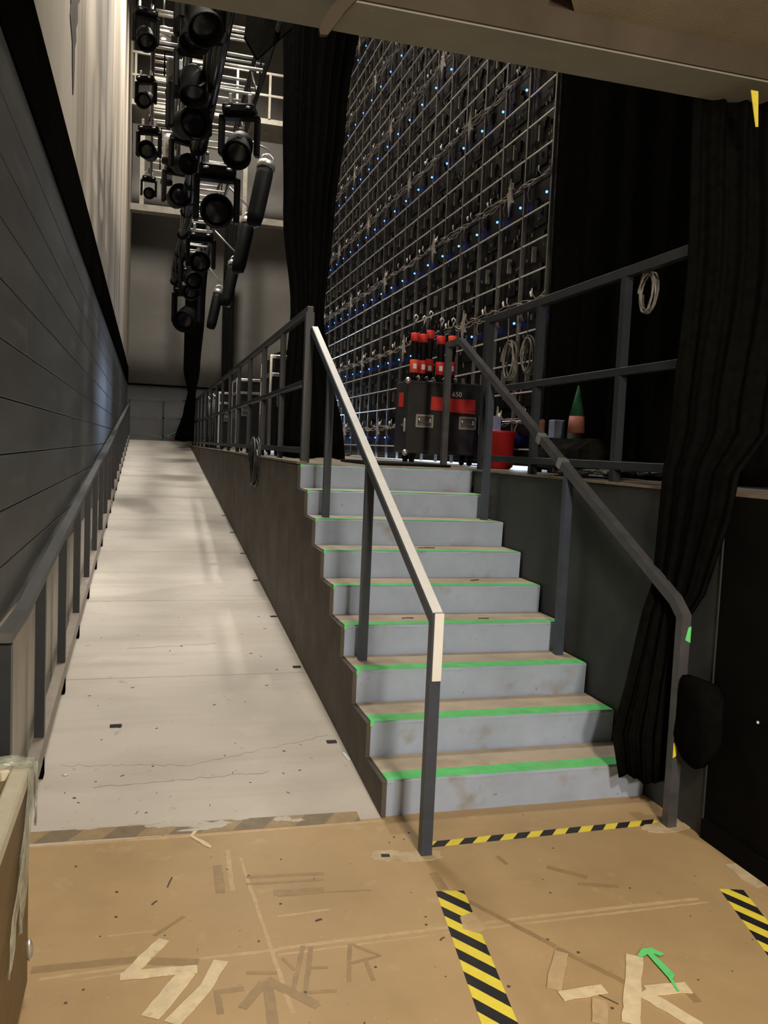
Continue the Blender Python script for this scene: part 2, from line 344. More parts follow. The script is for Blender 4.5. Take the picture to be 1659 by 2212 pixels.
# lower panels follow the ramp: one per bay, up to the boards
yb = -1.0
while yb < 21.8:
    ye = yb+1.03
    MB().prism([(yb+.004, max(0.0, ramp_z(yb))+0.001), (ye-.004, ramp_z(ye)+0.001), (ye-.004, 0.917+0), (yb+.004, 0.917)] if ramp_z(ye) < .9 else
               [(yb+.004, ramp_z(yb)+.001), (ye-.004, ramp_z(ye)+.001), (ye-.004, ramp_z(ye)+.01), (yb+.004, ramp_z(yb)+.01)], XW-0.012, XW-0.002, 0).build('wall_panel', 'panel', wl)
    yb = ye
# a spalled groove in the concrete
poly = [(5.76, 3.74), (5.80, 3.80), (5.84, 3.95), (5.83, 4.05), (5.93, 4.14), (5.90, 4.20), (6.02, 4.30), (6.00, 4.40), (6.16, 4.50), (6.12, 4.9), (5.58, 4.9), (5.56, 4.5), (5.50, 4.3), (5.53, 4.18), (5.50, 4.10), (5.66, 4.02), (5.68, 3.9)]
MB().prism(poly, XW+0.005, XW+0.010, 0).build('spalled_scar', 'flank', bpy.data.objects['wall_left_upper'])
# back wall
struct(MB().box(-0.8, 9.0, 24.0, 24.3, LAND-.3, 3.08).build('wall_back_lower', 'back_dado'), 'blue grey lower band of the far wall')
struct(MB().box(-0.8, 9.0, 24.03, 24.3, 3.08, 14.0).build('wall_back', 'back_wall'), 'tall brown grey wall at the far end')
struct(MB().box(-0.8, 9.0, 23.96, 24.03, 3.07, 3.12).build('trim_5', 'fascia'), 'dark trim between the bands of the far wall')
struct(MB().box(-0.8, 9.0, 5.0, 24.3, 14.0, 14.2).build('ceiling_hall', 'black_wall'), 'black roof high over the stage')
struct(MB().box(9.0, 9.2, -5.0, 24.3, -0.1, 14.0).build('wall_stage_far_side', 'black_wall'), 'black wall beyond the stage')
# near ceiling, beam
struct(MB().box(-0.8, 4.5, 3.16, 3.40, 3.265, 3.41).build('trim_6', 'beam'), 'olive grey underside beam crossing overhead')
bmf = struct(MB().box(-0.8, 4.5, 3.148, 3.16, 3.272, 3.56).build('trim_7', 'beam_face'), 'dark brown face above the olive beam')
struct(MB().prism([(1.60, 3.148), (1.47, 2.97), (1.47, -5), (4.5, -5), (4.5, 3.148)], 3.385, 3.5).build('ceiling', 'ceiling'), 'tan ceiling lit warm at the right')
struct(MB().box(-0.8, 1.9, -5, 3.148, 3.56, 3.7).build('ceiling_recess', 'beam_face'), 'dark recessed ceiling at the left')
struct(MB().box(-0.8, 4.5, 3.40, 3.46, 3.33, 14.0).build('wall_front_upper', 'black_wall'), 'black wall over the beam')
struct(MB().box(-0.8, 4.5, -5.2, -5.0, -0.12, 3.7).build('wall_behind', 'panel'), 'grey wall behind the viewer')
# gusset bracket hanging under the beam
BRK = [(0.576, 3.112), (0.603, 3.116), (0.637, 3.165), (0.662, 3.205), (0.717, 3.272), (0.76, 3.40), (0.70, 3.40), (0.652, 3.265), (0.609, 3.212), (0.582, 3.158), (0.571, 3.133)]
tag(MB().prism(BRK, 3.128, 3.147, 1).build('gusset_bracket', 'beam_face'), 'dark pointed steel bracket on the overhead beam', 'bracket')
# ------------------------------------------------------------------ stair
st = tag(empty('staircase', (0, 0, 0)), 'nine step concrete stair with blue grey risers up to the stage', 'stairs')
for i in range(1, 10):
    y0 = D0+(i-1)*T; y1 = y0+T+(0.0 if i < 9 else -T+0.03)
    if i == 9: y1 = y0+0.028
    x0, x1 = XL, XR
    z0 = 0 if i == 1 else (i-1)*RZ-0.02
    nse = 0.004
    b = MB()
    # body with uneven nosing edge: front edge sampled along X
    n = 14; rnd = random.Random(i)
    xs = [x0+(x1-x0)*k/n for k in range(n+1)]
    jt = [rnd.uniform(-.0025, .0025) for _ in xs]; jz = [rnd.uniform(-.003, .001) for _ in xs]
    V = []
    for k, x in enumerate(xs):
        V += [(x, y0+.012+jt[k], z0), (x, y0+jt[k]*.5+.004, i*RZ-.02+jz[k]), (x, y0+.002+jt[k], i*RZ-.008+jz[k]), (x, y0+.010+jt[k], i*RZ+jz[k]*.3), (x, y1, i*RZ), (x, y1, z0)]
    for k in range(n):
        a = k*6; c = a+6
        b.add([], [])
        for j in range(6):
            j2 = (j+1) % 6
            b.f.append((a+j, a+j2, c+j2, c+j)); b.m.append(1 if j in (3,) else 0); b.sm.append(False)
    b.v = V
    b.f.append((5, 4, 3, 2, 1, 0)); b.m.append(0); b.sm.append(False)
    e = n*6; b.f.append((e, e+1, e+2, e+3, e+4, e+5)); b.m.append(0); b.sm.append(False)
    b.build('step', ['riser', 'tread'], st)
ORD = ['lowest', 'second', 'third', 'fourth', 'fifth', 'sixth', 'seventh', 'eighth']
for i in range(1, 10):
    y0 = D0+(i-1)*T; b = MB(); rnd = random.Random(i*3); n = 10
    xa = XL+0.0; xb = XR-0.01
    if i in (2, 3): xb = XR-0.005
    V = []
    for k in range(n+1):
        x = xa+(xb-xa)*k/n; w = (.092, .094, .088, .08, .07, .06, .055, .055, .06)[i-1]+rnd.uniform(-.003, .003)
        yy = y0+.006+rnd.uniform(-.002, .002)
        V += [(x, yy, i*RZ+.0006), (x, yy+w, i*RZ+.0006), (x, yy+w, i*RZ+.0022), (x, yy, i*RZ+.0022)]
    for k in range(n):
        a = k*4; c = a+4
        for j in range(4): b.f.append((a+j, a+(j+1) % 4, c+(j+1) % 4, c+j)); b.m.append(0); b.sm.append(False)
    b.v = V; b.f += [(3, 2, 1, 0), (n*4, n*4+1, n*4+2, n*4+3)]; b.m += [0, 0]; b.sm += [False, False]
    lab = 'green tape along the edge of the stage at the stair head' if i == 9 else 'bright green tape strip along the %s step from the floor' % ORD[i-1]
    if i > 1: # a folded tail down over the left corner
        b.box(XL-.004, XL+.012, y0-.001, y0+.004, i*RZ-.02, i*RZ+.002)
    tag(b.build('green_tape', 'green'), lab, 'tape', 'green tape on the stair edges')
# loose dark splinters on the treads
for (x, i, dy, ln, an) in [(1.62, 5, .13, .10, .3), (1.9, 4, .12, .06, -.2), (1.75, 6, .16, .12, .1), (1.45, 4, .16, .07, 0), (1.98, 5, .18, .07, .4)]:
    c = math.cos(an)*ln/2; s = math.sin(an)*ln/2; y = D0+(i-1)*T+dy
    tag(MB().tube([(x-c, y-s, i*RZ+.003), (x, y+.004, i*RZ+.004), (x+c, y+s, i*RZ+.003)], .0025, 5).build('cable_tie', 'tblack'), 'thin black cable tie scrap lying on the %s step tread %s' % (ORD[i-1], 'near the middle' if x > 1.7 else 'towards the left rail') if not (i == 5 and x > 1.9) else 'thin black cable tie scrap lying on the fifth step towards the wall', 'debris', 'scraps on the stair')
# ------------------------------------------------------------------ stair handrails
def zrl(y): return 0.955+0.506*(y-3.075)
hr = tag(empty('stair_handrail', (1.11, 3.06, 0)), 'stair handrail nearest the ramp with cream plate on its slope', 'handrail')
def rel(o, org): return [(p[0]-org[0], p[1]-org[1], p[2]-org[2]) for p in o]
og = (1.11, 3.06, 0); w = 0.045
def xl_(y): return 1.11+0.012*(y-3.06)
MB().bar(rel([(1.11, 3.06, 0), (1.11, 3.06, 0.955), (xl_(6.02), 6.02, zrl(6.02))], og), w, w, side=(1, 0, 0)).build('rail', 'steel_lit', hr)
MB().bar(rel([(xl_(3.06)+.002, 3.055, 0.985), (xl_(6.02)+.002, 6.02, zrl(6.02)+.028)], og), w*.92, 0.006, side=(1, 0, 0)).build('cream_plate', 'cream', hr)
MB().bbox(.004-.0205, .0225, -.0315, -.0235, .715, .985, .002).build('cream_plate', 'cream', hr)
for y, i in ((4.22, 3), (5.36, 7)):
    MB().box(xl_(y)-.022-og[0], xl_(y)+.022-og[0], y-.022-og[1], y+.022-og[1], i*RZ, zrl(y)-.018).build('post', 'steel_lit', hr)
hr2 = tag(empty('stair_handrail', (2.27, 3.10, 0)), 'stair handrail along the grey wall ending in a loop on the stage', 'handrail')
og = (2.27, 3.10, 0)
def zrr(y): return 0.97+0.507*(y-3.10)
MB().bar(rel([(2.27, 3.10, 0), (2.27, 3.10, 0.945), (2.27, 3.165, zrr(3.17)), (2.285, 6.04, zrr(6.04)), (2.285, 6.31, zrr(6.04)), (2.285, 6.31, DECK)], og), w, w, side=(1, 0, 0)).build('rail', 'rail_right', hr2)
for y, i in ((4.22, 3), (5.4, 7)):
    MB().box(.005-.022, .005+.022, y-.022-og[1], y+.022-og[1], i*RZ, zrr(y)-.018).build('post', 'steel_lit', hr2)
for y in (4.30, 4.58):
    MB().bar(rel([(2.276, y-.02, zrr(y-.02)), (2.276, y+.02, zrr(y+.02))], og), w*1.18, w*1.18, side=(1, 0, 0)).build('sleeve', 'bare', hr2)
MB().prism([(-.002, .845), (.024, .832), (.024, .905), (.010, .90)], -.0245, -.0228, 1).build('green_tape_scrap', 'green', hr2)
MB().prism([(-.0228, .32), (-.004, .33), (-.010, .40), (-.0228, .385)], -.0247, -.0228, 1).build('yellow_tape_scrap', 'yellow', hr2)
# ------------------------------------------------------------------ guard rails on the stage
def guard(name, label, x, ys, ye, posts, matn='steel', pw=0.045, top=2.625, mid=2.10, toe=1.605):
    g = tag(empty(name, (x, ys, DECK)), label, 'railing')
    for k, y in enumerate(posts):
        q = pw*1.35 if k == 0 else pw
        MB().box(-q/2, q/2, y-ys-q/2, y-ys+q/2, 0, top-DECK-.04).build('post', matn, g)
    for z, h, nm in ((top, .05, 'top_rail'), (mid, .04, 'middle_rail'), (toe, .045, 'bottom_rail')):
        MB().bbox(-.024, .024, 0-.03, ye-ys, z-DECK-h, z-DECK, .003).build(nm, matn, g)
    return g
guard('guard_rail', 'dark steel guard rail along the stage edge above the ramp', 1.12, 6.10, 22.3, [6.10+1.2*k for k in range(14)])
guard('guard_rail', 'dark steel guard rail on the stage above the stair wall', 2.42, 3.44, 5.87, [5.83, 3.98, 4.98], 'steel')
bg = tag(empty('guard_rail', (-.46, 22.9, LAND)), 'low steel railing across the landing at the ramp top', 'railing')
for x in (0.0, .86, 1.72, 2.6): MB().box(x-.02, x+.02, -.02, .02, 0, 1.06).build('post', 'steel', bg)
for z in (1.10, .62, .14): MB().box(-.02, 2.62, -.02, .02, z-.04, z).build('top_rail' if z > 1 else ('middle_rail' if z > .5 else 'bottom_rail'), 'rail_right', bg)
# ramp handrail on the left wall
rh = tag(empty('ramp_handrail', (-0.45, 3.03, 0)), 'dark steel handrail with posts along the left wall of the ramp', 'handrail')
def rzr(y): return ramp_z(y)
y0 = 3.03
MB().bar([(0, -.02, .925), (0, .38, .925+.0), (0, 19.0, .925+ramp_z(22.03))], .05, .036, side=(1, 0, 0)).build('top_rail', 'siding', rh)
MB().bar([(.0, .45, .125), (.0, 19.0, .125+ramp_z(22.03))], .05, .085, side=(1, 0, 0)).build('bottom_rail', 'steel_brown', rh)
MB().box(-.024, .024, -.024, .024, 0, .90).build('post', 'steel', rh)
pp = MB().box(-.022, .022, -.022, .022, .0, .735).mesh('post', 'steel')
ff = MB().box(-.018, .027, -.03, .03, 0, .082).mesh('foot', 'fascia')
for k in range(18):
    y = 4.06+1.03*k
    ob('post', pp, rh, (0, y-y0, ramp_z(y)+.168)); ob('foot', ff, rh, (0, y-y0-.06, ramp_z(y-.06)))
# ------------------------------------------------------------------ drapes
def drape(name, secs, folds, mats='drape', thick=0.02, ns=64, label=None, cat='curtain', group=None, seed=0):
    """hanging cloth: secs = (z, xa, ya, xb, yb, amp); a closed solid sheet with folds that run down it"""
    rnd = random.Random(seed); ph = [rnd.uniform(0, 6.28) for _ in range(4)]
    # refine in z
    Z = []
    for a, b in zip(secs[:-1], secs[1:]):
        m = max(1, int(abs(a[0]-b[0])/0.15))
        for k in range(m):
            t = k/m; t2 = t*t*(3-2*t); Z.append(tuple(a[j]+(b[j]-a[j])*(t if j == 0 else t2) for j in range(6)))
    Z.append(secs[-1]); V = []; F = []; n = ns+1
    for (z, xa, ya, xb, yb, amp) in Z:
        d = Vector((xb-xa, yb-ya, 0)); nn = Vector((-d.y, d.x, 0)).normalized()
        for side in (0, 1):
            for k in range(n):
                s = k/ns
                o = amp*(math.sin(2*math.pi*folds*s+ph[0]+.25*math.sin(z*1.3+ph[1]))+.35*math.sin(2*math.pi*folds*2.3*s+ph[2]+.4*z))
                p = Vector((xa, ya, 0))+d*s+nn*(o+(thick if side else 0))
                V.append((p.x, p.y, z+(0.012*math.sin(9*s+ph[3]) if z == secs[-1][0] else 0)))
    R = 2*n
    for i in range(len(Z)-1):
        for k in range(ns):
            a = i*R+k; F.append((a, a+1, a+1+R, a+R)); c = i*R+n+k; F.append((c+1, c, c+R, c+1+R))
        F.append((i*R, i*R+R, i*R+n+R, i*R+n)); F.append((i*R+ns, i*R+n+ns, i*R+n+ns+R, i*R+ns+R))
    for i in (0, len(Z)-1):
        for k in range(ns): F.append((i*R+k, i*R+n+k, i*R+n+k+1, i*R+k+1))
    o = MB().add(V, F, 0, True).build(name, mats)
    tag(o, label, cat, group)
    return o
CK = 8.0/7.2
drape('stage_curtain', [(HC+(z-HC)*CK if z > 1.8 else z, xa*CK+.02, 8.0, xb*CK, 8.12, am) for (z, xa, xb, am) in [(5.7, 0.99, 1.75, .04), (4.4, 1.03, 1.60, .04), (3.6, 1.06, 1.53, .035), (2.75, 1.16, 1.47, .03), (2.3, 1.13, 1.56, .03), (1.70, 1.06, 1.70, .03), (DECK+.012, 1.06, 1.72, .03)]], 7, label='tall black curtain leg gathered at rail height left of the video wall', seed=1)
drape('stage_curtain', [(6.8, .84, 20.6, 1.36, 20.7, .04), (4.7, .80, 20.6, 1.26, 20.7, .04), (3.3, .80, 20.6, 1.18, 20.7, .03), (2.75, .92, 20.6, 1.10, 20.7, .02), (2.4, .84, 20.6, 1.10, 20.7, .03), (1.60, .64, 20.6, 1.08, 20.7, .03)], 5, label='narrow black curtain tied in above the far end of the ramp', seed=2)
drape('stage_curtain', [(7.4, 1.80, 22.2, 2.12, 22.2, .03), (5.0, 1.80, 22.2, 2.10, 22.2, .03), (DECK+.003, 1.84, 22.2, 2.14, 22.2, .03)], 4, 'drape_edge', label='far charcoal curtain strip hanging against the end wall', seed=3)
drape('stage_curtain', [(6.6, 3.06, 6.22, 3.20, 2.2, .035), (4.0, 3.06, 6.22, 3.20, 2.2, .04), (DECK+.012, 3.06, 6.22, 3.20, 2.2, .045)], 9, 'drape', ns=110, label='wide black curtain behind the guard rail right of the video wall', seed=4)
drape('stage_drape', [(3.27, 2.36, 3.42, 2.80, 3.30, .018), (2.5, 2.375, 3.40, 2.78, 3.20, .018), (1.75, 2.345, 3.395, 2.46, 2.90, .010), (1.58, 2.315, 3.385, 2.325, 2.90, .006), (1.40, 2.302, 3.375, 2.312, 2.915, .006), (1.05, 2.29, 3.37, 2.310, 3.04, .008), (0.92, 2.24, 3.36, 2.305, 3.13, .010), (0.6, 2.16, 3.335, 2.30, 3.17, .012), (0.36, 2.09, 3.32, 2.30, 3.18, .012), (0.15, 2.14, 3.315, 2.30, 3.18, .012)], 4, thick=.022, label='long black drape hanging over the stair wall behind the right handrail', seed=5)
# bunched tail of cloth to the right of the post
bt = MB(); V = []; n = 18
prof = [(0.70, .02), (0.69, .10), (0.65, .155), (0.55, .17), (0.47, .165), (0.40, .13), (0.34, .07), (0.315, .02)]
for z, rr in prof:
    for k in range(n):
        a = 2*math.pi*k/n; f = 1+.10*math.sin(3*a+z*6)+.06*math.sin(7*a+z*11)
        V.append((2.279+.046*f*math.cos(a)*min(1, rr/.1), 2.975+rr*f*math.sin(a)+.03*(z-.4), z))
F = [(i*n+k, i*n+(k+1) % n, (i+1)*n+(k+1) % n, (i+1)*n+k) for i in range(len(prof)-1) for k in range(n)]
F += [tuple(range(n)), tuple(range((len(prof)-1)*n, len(prof)*n))]
tag(bt.add(V, F, 0, True).build('bunched_cloth', 'drape'), 'bunched black cloth right of the lower handrail post', 'cloth')
tag(MB().prism([(2.437, 3.205), (2.474, 3.205), (2.487, 3.06), (2.474, 3.058)], 3.128, 3.131, 1).build('yellow_tape', 'yellow'), 'yellow tape strip dangling from the overhead beam', 'tape')
# ------------------------------------------------------------------ video wall (seen from behind)
VX = 3.08; VY0 = 6.26; PIT = 0.5; PZ = 0.993
vw = tag(empty('video_wall', (VX, VY0, DECK)), 'tall video wall seen from behind with blue status lights and cables', 'video wall')
rnd = random.Random(11)
def cab_mesh(seed):
    r = random.Random(seed); b = MB()
    b.box(.035, .085, .006, PIT-.006, .005, PZ-.005)
    for k in range(9):   # power boxes, latches, ribs
        y = r.uniform(.05, .42); z = r.uniform(.06, .88); w = r.uniform(.008, .05); h = r.uniform(.012, .09)
        b.box(.015, .0351, y, y+w, z, z+h)
    b.box(.02, .0352, .17, .33, .12, .30); b.box(.022, .0352, .12, .38, .62, .80)
    return b.mesh('cabinet', 'led_back')
def bits_mesh(seed):
    r = random.Random(seed); b = MB()
    for k in range(9):
        y = r.uniform(.04, .44); z = r.uniform(.05, .90); w = r.uniform(.006, .014); h = r.uniform(.008, .05)
        b.box(.006, .0155, y, y+w, z, z+h)
    b.box(.0, .0345, .30, .325, .33, .46)
    return b.mesh('fittings', 'led_bit')
cabs = [cab_mesh(s) for s in range(4)]; bits = [bits_mesh(s+20) for s in range(4)]
upr = MB().box(-.014, .014, -.012, .012, 0, PZ).mesh('upright', 'led_up')
crs = MB().bbox(-.012, .004, .016, PIT-.016, -.0065, .0065, .002).mesh('crossbar', 'led_bar')
ledm = MB().lathe([(0.0005, -.010), (.008, -.008), (.011, 0), (.008, .008), (.0005, .010)], 10).mesh('status_light', 'blue_led')
def loom_mesh(seed):
    r = random.Random(seed); b = MB()
    for c in range(4):
        pts = []; zo = r.uniform(-.025, .03); xo = r.uniform(-.03, .0); sg = r.uniform(.01, .04)
        for k in range(8):
            t = k/7; pts.append((-.02+xo+.008*math.sin(5*t+c), -.02+t*(PIT+.04), .03+zo-sg*math.sin(math.pi*t)+.012*math.sin(9*t+c*2)))
        b.tube(pts, .0045, 5)
    pts = [(-.03, .14, .03), (-.05, .17, .07), (-.035, .20, .12)]
    b.tube(pts, .006, 5)
    pts = [(-.03, .34, .02), (-.045, .37, -.06), (-.02, .38, -.12)]
    b.tube(pts, .005, 5)
    return b.mesh('cable_loom', 'led_cable')
looms = [loom_mesh(s+40) for s in range(3)]
plug = MB().tube([(-.055, .19, .05), (-.05, .215, .085), (-.042, .225, .10)], [.009, .010, .005], 6).mesh('plug', 'cream')
tie = MB().prism([(.0, .17), (.012, .10), (.035, .06), (.07, .05), (.045, .015), (.04, -.03), (.02, -.10), (.012, -.16), (.0, -.10), (-.03, -.045), (-.085, -.06), (-.04, .0), (-.03, .05), (-.012, .10)], -.062, -.048, 0).mesh('tape_tie', 'tie')
ncol = 22
for rrow in range(9):
    z0 = 1.665-DECK+rrow*PZ   # height of the bar just under the status light
    for c in range(ncol):
        yy = c*PIT; Yw = VY0+yy
        # leave out what the overhead beam or the curtain leg hides entirely
        if (z0+DECK-.75-HC)/(Yw+PIT) > 0.525: continue
        if 3.2/(Yw) < 0.195: continue
        cb_ = ob('cabinet', cabs[rnd.randrange(4)], vw, (0, yy, z0-.745))
        if rrow == 0:
            cb_.location.z = z0-.745
        base = Vector((0, 0, 0))
        ob('fittings', bits[rnd.randrange(4)], cb_); ob('upright', upr, cb_, (-.004, 0, 0))
        for zz in (.745, .49, .235):
            if rrow == 0 and zz < .6: continue
            ob('crossbar', crs, cb_, (-.006, 0, zz))
        ob('status_light', ledm, cb_, (.004, .11, .855))
        ob('cable_loom', looms[rnd.randrange(3)], cb_, (0, 0, .965))
        if rnd.random() < .8: ob('plug', plug, cb_, (0, rnd.uniform(-.03, .08), .965))
        if (c+2*rrow) % 4 == 1: ob('tape_tie', tie, cb_, (0, rnd.uniform(.18, .3), .955))
# lowest row sits in the deck zone: lift any part under the deck
for o in list(vw.children):
    if o.location.z < 0.0:
        for ch in list(o.children):
            if ch.name.startswith(('fittings', 'upright')): bpy.data.objects.remove(ch)
        o.data = (bpy.data.meshes.get('cabinet_low') or (lambda: (lambda m: m)(MB().box(.035, .085, .006, PIT-.006, -o.location.z+.09, PZ-.005).box(.01, .036, .1, .4, -o.location.z+.3, -o.location.z+.42).mesh('cabinet_low', 'led_back')))())
        up2 = bpy.data.meshes.get('upright_low') or MB().box(-.014, .014, -.012, .012, -o.location.z+.02, PZ).mesh('upright_low', 'led_up')
        ob('upright', up2, o, (-.004, 0, 0))
# pale slab painted for light on the stage floor beyond, seen under the wall
tag(MB().bbox(3.0, 3.5, 7.9, 12.5, DECK+.0065, DECK+.016, .003).build('stage_strip', 'pale_floor'), 'pale strip lying on the stage floor under the video wall', 'floor strip')
# ------------------------------------------------------------------ flight case with hoists
def flight_case(name, label, x, y, w, d, h, rz=0, lift=.11, handles=True, tape=True):
    t = tag(empty(name, (x, y, DECK), rz), label, 'flight case')
    MB().bbox(0, w, 0, d, lift, lift+h, .006).build('body', 'case', t)
    e = .022
    for nm, bx in (('edge_trim', (-.003, w+.003, -.003, e, lift+h-e, lift+h+.003)), ('edge_trim', (-.003, w+.003, -.003, e, lift-.003, lift+e))):
        MB().bbox(*bx, .003).build(nm, 'case', t)
    for xx in (0, w):
        for zz in (lift, lift+h):
            MB().lathe([(.001, -.03), (.02, -.022), (.030, 0), (.02, .022), (.001, .03)], 10, M4=Matrix.Translation((xx, 0, zz))).build('corner', 'alu', t)
    for xx in (.09, w-.09):
        for yy in (.08, d-.08):
            c = MB().box(xx-.035, xx+.035, yy-.035, yy+.035, lift-.02, lift-.004).lathe([(.02, -.016), (.047, -.013), (.05, 0), (.047, .013), (.02, .016)], 14, M4=Matrix.Translation((xx, yy, .0575)) @ Matrix.Rotation(math.pi/2, 4, 'Y'))
            c.box(xx-.028, xx-.022, yy-.02, yy+.02, .05, lift-.01).box(xx+.022, xx+.028, yy-.02, yy+.02, .05, lift-.01).build('caster', 'fix', t)
    return t
def recess_handle(t, x, z, w=.16, h=.11, y=0.0, face='front'):
    b = MB(); a = .014
    for q in ((-w/2, w/2, h/2-a, h/2), (-w/2, w/2, -h/2, -h/2+a), (-w/2, -w/2+a, -h/2+a, h/2-a), (w/2-a, w/2, -h/2+a, h/2-a)): b.box(x+q[0], x+q[1], y-.010, y-.001, z+q[2], z+q[3])
    hd = b.build('handle_dish', 'alu', t)
    MB().box(x-w/2+a, x+w/2-a, y-.004, y-.0005, z-h/2+a, z+h/2-a).build('dish_plate', 'led_up', hd)
    MB().tube([(x-w/2+.03, y-.008, z+.022), (x-w/2+.03, y-.016, z-.012), (x+w/2-.03, y-.016, z-.012), (x+w/2-.03, y-.008, z+.022)], .007, 6).build('grip', 'bare', hd)
fc = flight_case('flight_case', 'black flight case with red tape and a stencilled number at the stair head', 2.235, 7.20, .745, .36, .645)
for xx in (.17, .585): recess_handle(fc, xx, .40, .165, .115)
b = MB().prism([(.22, .505), (.505, .49), (.51, .615), (.225, .625)], -.0045, -.0035, 1); b.build('red_tape', 'red', fc)
MB().prism([(.505, .49), (.655, .488), (.655, .505), (.57, .512), (.57, .516), (.655, .512), (.655, .585), (.648, .618), (.51, .615)], -.0045, -.0035, 1).build('red_tape', 'red', fc)
MB().prism([(.10, .52), (.25, .53), (.25, .66), (.10, .65)], -.0045, -.0035, 0).build('red_tape', 'red', fc)
def text_mesh(name, s, size, matn, parent, loc, rot, ext=.0008):
    cu = bpy.data.curves.new(name, 'FONT'); cu.body = s; cu.size = size; cu.extrude = ext
    tmp = bpy.data.objects.new(name+'_src', cu); COL.objects.link(tmp)
    dg = bpy.context.evaluated_depsgraph_get(); me = bpy.data.meshes.new_from_object(tmp.evaluated_get(dg))
    bpy.data.objects.remove(tmp); me.materials.clear(); me.materials.append(M[matn])
    o = ob(name, me, parent, loc); o.rotation_euler = rot
    return o
text_mesh('stencil_number', '9 650', .062, 'white', fc, (.375, -.0055, .635), (math.pi/2, 0, 0))
MB().box(-.006, .0005, .05, .07, .30, .42).box(-.012, -.004, .04, .12, .35, .37).build('latch', 'alu', fc)
# five hoists on the case
cpos = [(2.315, 7.30), (2.405, 7.33), (2.49, 7.40), (2.585, 7.36), (2.675, 7.30)]
hl = ['leftmost slim black fitting with red bands standing on the flight case', 'second slim black fitting from the left on the flight case', 'tallest slim black fitting in the middle of the flight case', 'fourth slim black fitting from the left on the flight case', 'rightmost slim black fitting with orange band on the flight case']
CT = DECK+.11+.645+.004
for k, (x, y) in enumerate(cpos):
    hz = .06 if k == 2 else .0
    t = tag(empty('rigging_fitting', (x, y, CT)), hl[k], 'fitting', 'fittings on the flight case')
    MB().lathe([(.012, .0), (.034, .006), (.036, .05), (.030, .07), (.030, .24), (.036, .26), (.036, .40), (.028, .44), (.016, .50), (.010, .52)], 14, M4=Matrix.Translation((0, 0, hz*.5)) @ Matrix.Scale(1+hz, 4, (0, 0, 1))).build('body', 'fix', t)
    MB().lathe([(.0375, .075), (.039, .077), (.039, .19), (.0375, .192)], 14, M4=Matrix.Translation((0, 0, hz*.4))).build('red_band', 'red' if k not in (0,) else 'orange', t)
    MB().box(-.02, .012, -.0405, -.0385, .11, .155).build('paper_label', 'cream', t)
    MB().lathe([(.0365, .355), (.040, .357), (.040, .43), (.0365, .432)], 14, M4=Matrix.Translation((0, 0, hz*.8))).build('red_band', 'red' if k != 4 else 'orange', t)
    MB().tube([(0, 0, .51+hz), (.0, 0, .545+hz), (.016, 0, .56+hz), (.018, 0, .58+hz), (.0, 0, .595+hz), (-.016, 0, .58+hz), (-.014, 0, .563+hz)], .008, 7).build('hook', 'bare', t)
    MB().tube([(.03, -.035, .012), (.045, -.05, .02), (.03, -.06, .045), (.012, -.045, .03)], .009, 6).build('shackle', 'bare', t)
# cases behind the ramp side guard rail
def road_case(name, label, x, y, w, d, h, rz=0):
    t = tag(empty(name, (x, y, DECK), rz), label, 'flight case')
    MB().bbox(0, w, 0, d, .12, .12+h, .005).build('body', 'case', t)
    for (xx, yy) in ((0, 0), (w, 0), (0, d)): MB().bbox(xx-.016, xx+.016, yy-.016, yy+.016, .12, .12+h, .004).build('corner_rail', 'alu', t)
    for zz in (.12+h, .12+h*.80): MB().bbox(-.014, w+.014, -.014, .016, zz-.028, zz+.01, .003).build('edge_trim', 'alu', t); MB().bbox(-.014, .016, .017, d, zz-.028, zz+.01, .003).build('edge_trim', 'alu', t)
    for xx in (.1, w-.1):
        for yy in (.1, d-.1):
            MB().lathe([(.02, -.018), (.052, -.014), (.055, 0), (.052, .014), (.02, .018)], 12, M4=Matrix.Translation((xx, yy, .061)) @ Matrix.Rotation(math.pi/2, 4, 'Y')).box(xx-.03, xx+.03, yy-.03, yy+.03, .10, .121).build('caster', 'fix', t)
    recess_handle(t, .13, .12+h*.52, .11, .17, -.002)
    return t
road_case('road_case', 'tall road case with aluminium edges behind the guard rail beside the curtain', 1.29, 9.25, .62, .75, .98)
road_case('road_case', 'second road case farther back behind the ramp side guard rail', 1.33, 13.2, .6, .7, 1.0)
road_case('road_case', 'third road case near the far curtain behind the guard rail', 1.30, 16.2, .55, .7, .95)
# folded cloth and boxes on the nearer case
tag(MB().prism([(1.30, 0), (1.78, 0), (1.80, .03), (1.70, .075), (1.52, .085), (1.40, .05)], 9.35, 9.8, 1).build('folded_cloth', 'drape_edge'), 'dark folded cloth heaped on the nearer road case', 'cloth').location = (0, 0, DECK+1.112)
# stands/poles in a row farther along
for k in range(6):
    x = 1.26+.0*k; y = 17.3+.45*k
    t = tag(empty('pole_stand', (1.30, y, DECK)), '%s grey pole stand in the row behind the far guard rail' % ['first', 'second', 'third', 'fourth', 'fifth', 'sixth'][k], 'stand', 'pole stands behind the far guard rail')
    MB().tube([(0, 0, .02), (0, 0, 1.02+.05*(k % 3))], .022, 8).build('pole', 'led_up' if k % 2 else 'steel', t)
    MB().lathe([(.12, 0), (.12, .012), (.03, .02)], 14).build('base_plate', 'fix', t)
    MB().lathe([(.03, 1.02+.05*(k % 3)), (.035, 1.03+.05*(k % 3)), (.035, 1.07+.05*(k % 3)), (.01, 1.08+.05*(k % 3))], 10).build('cap', 'bare', t)
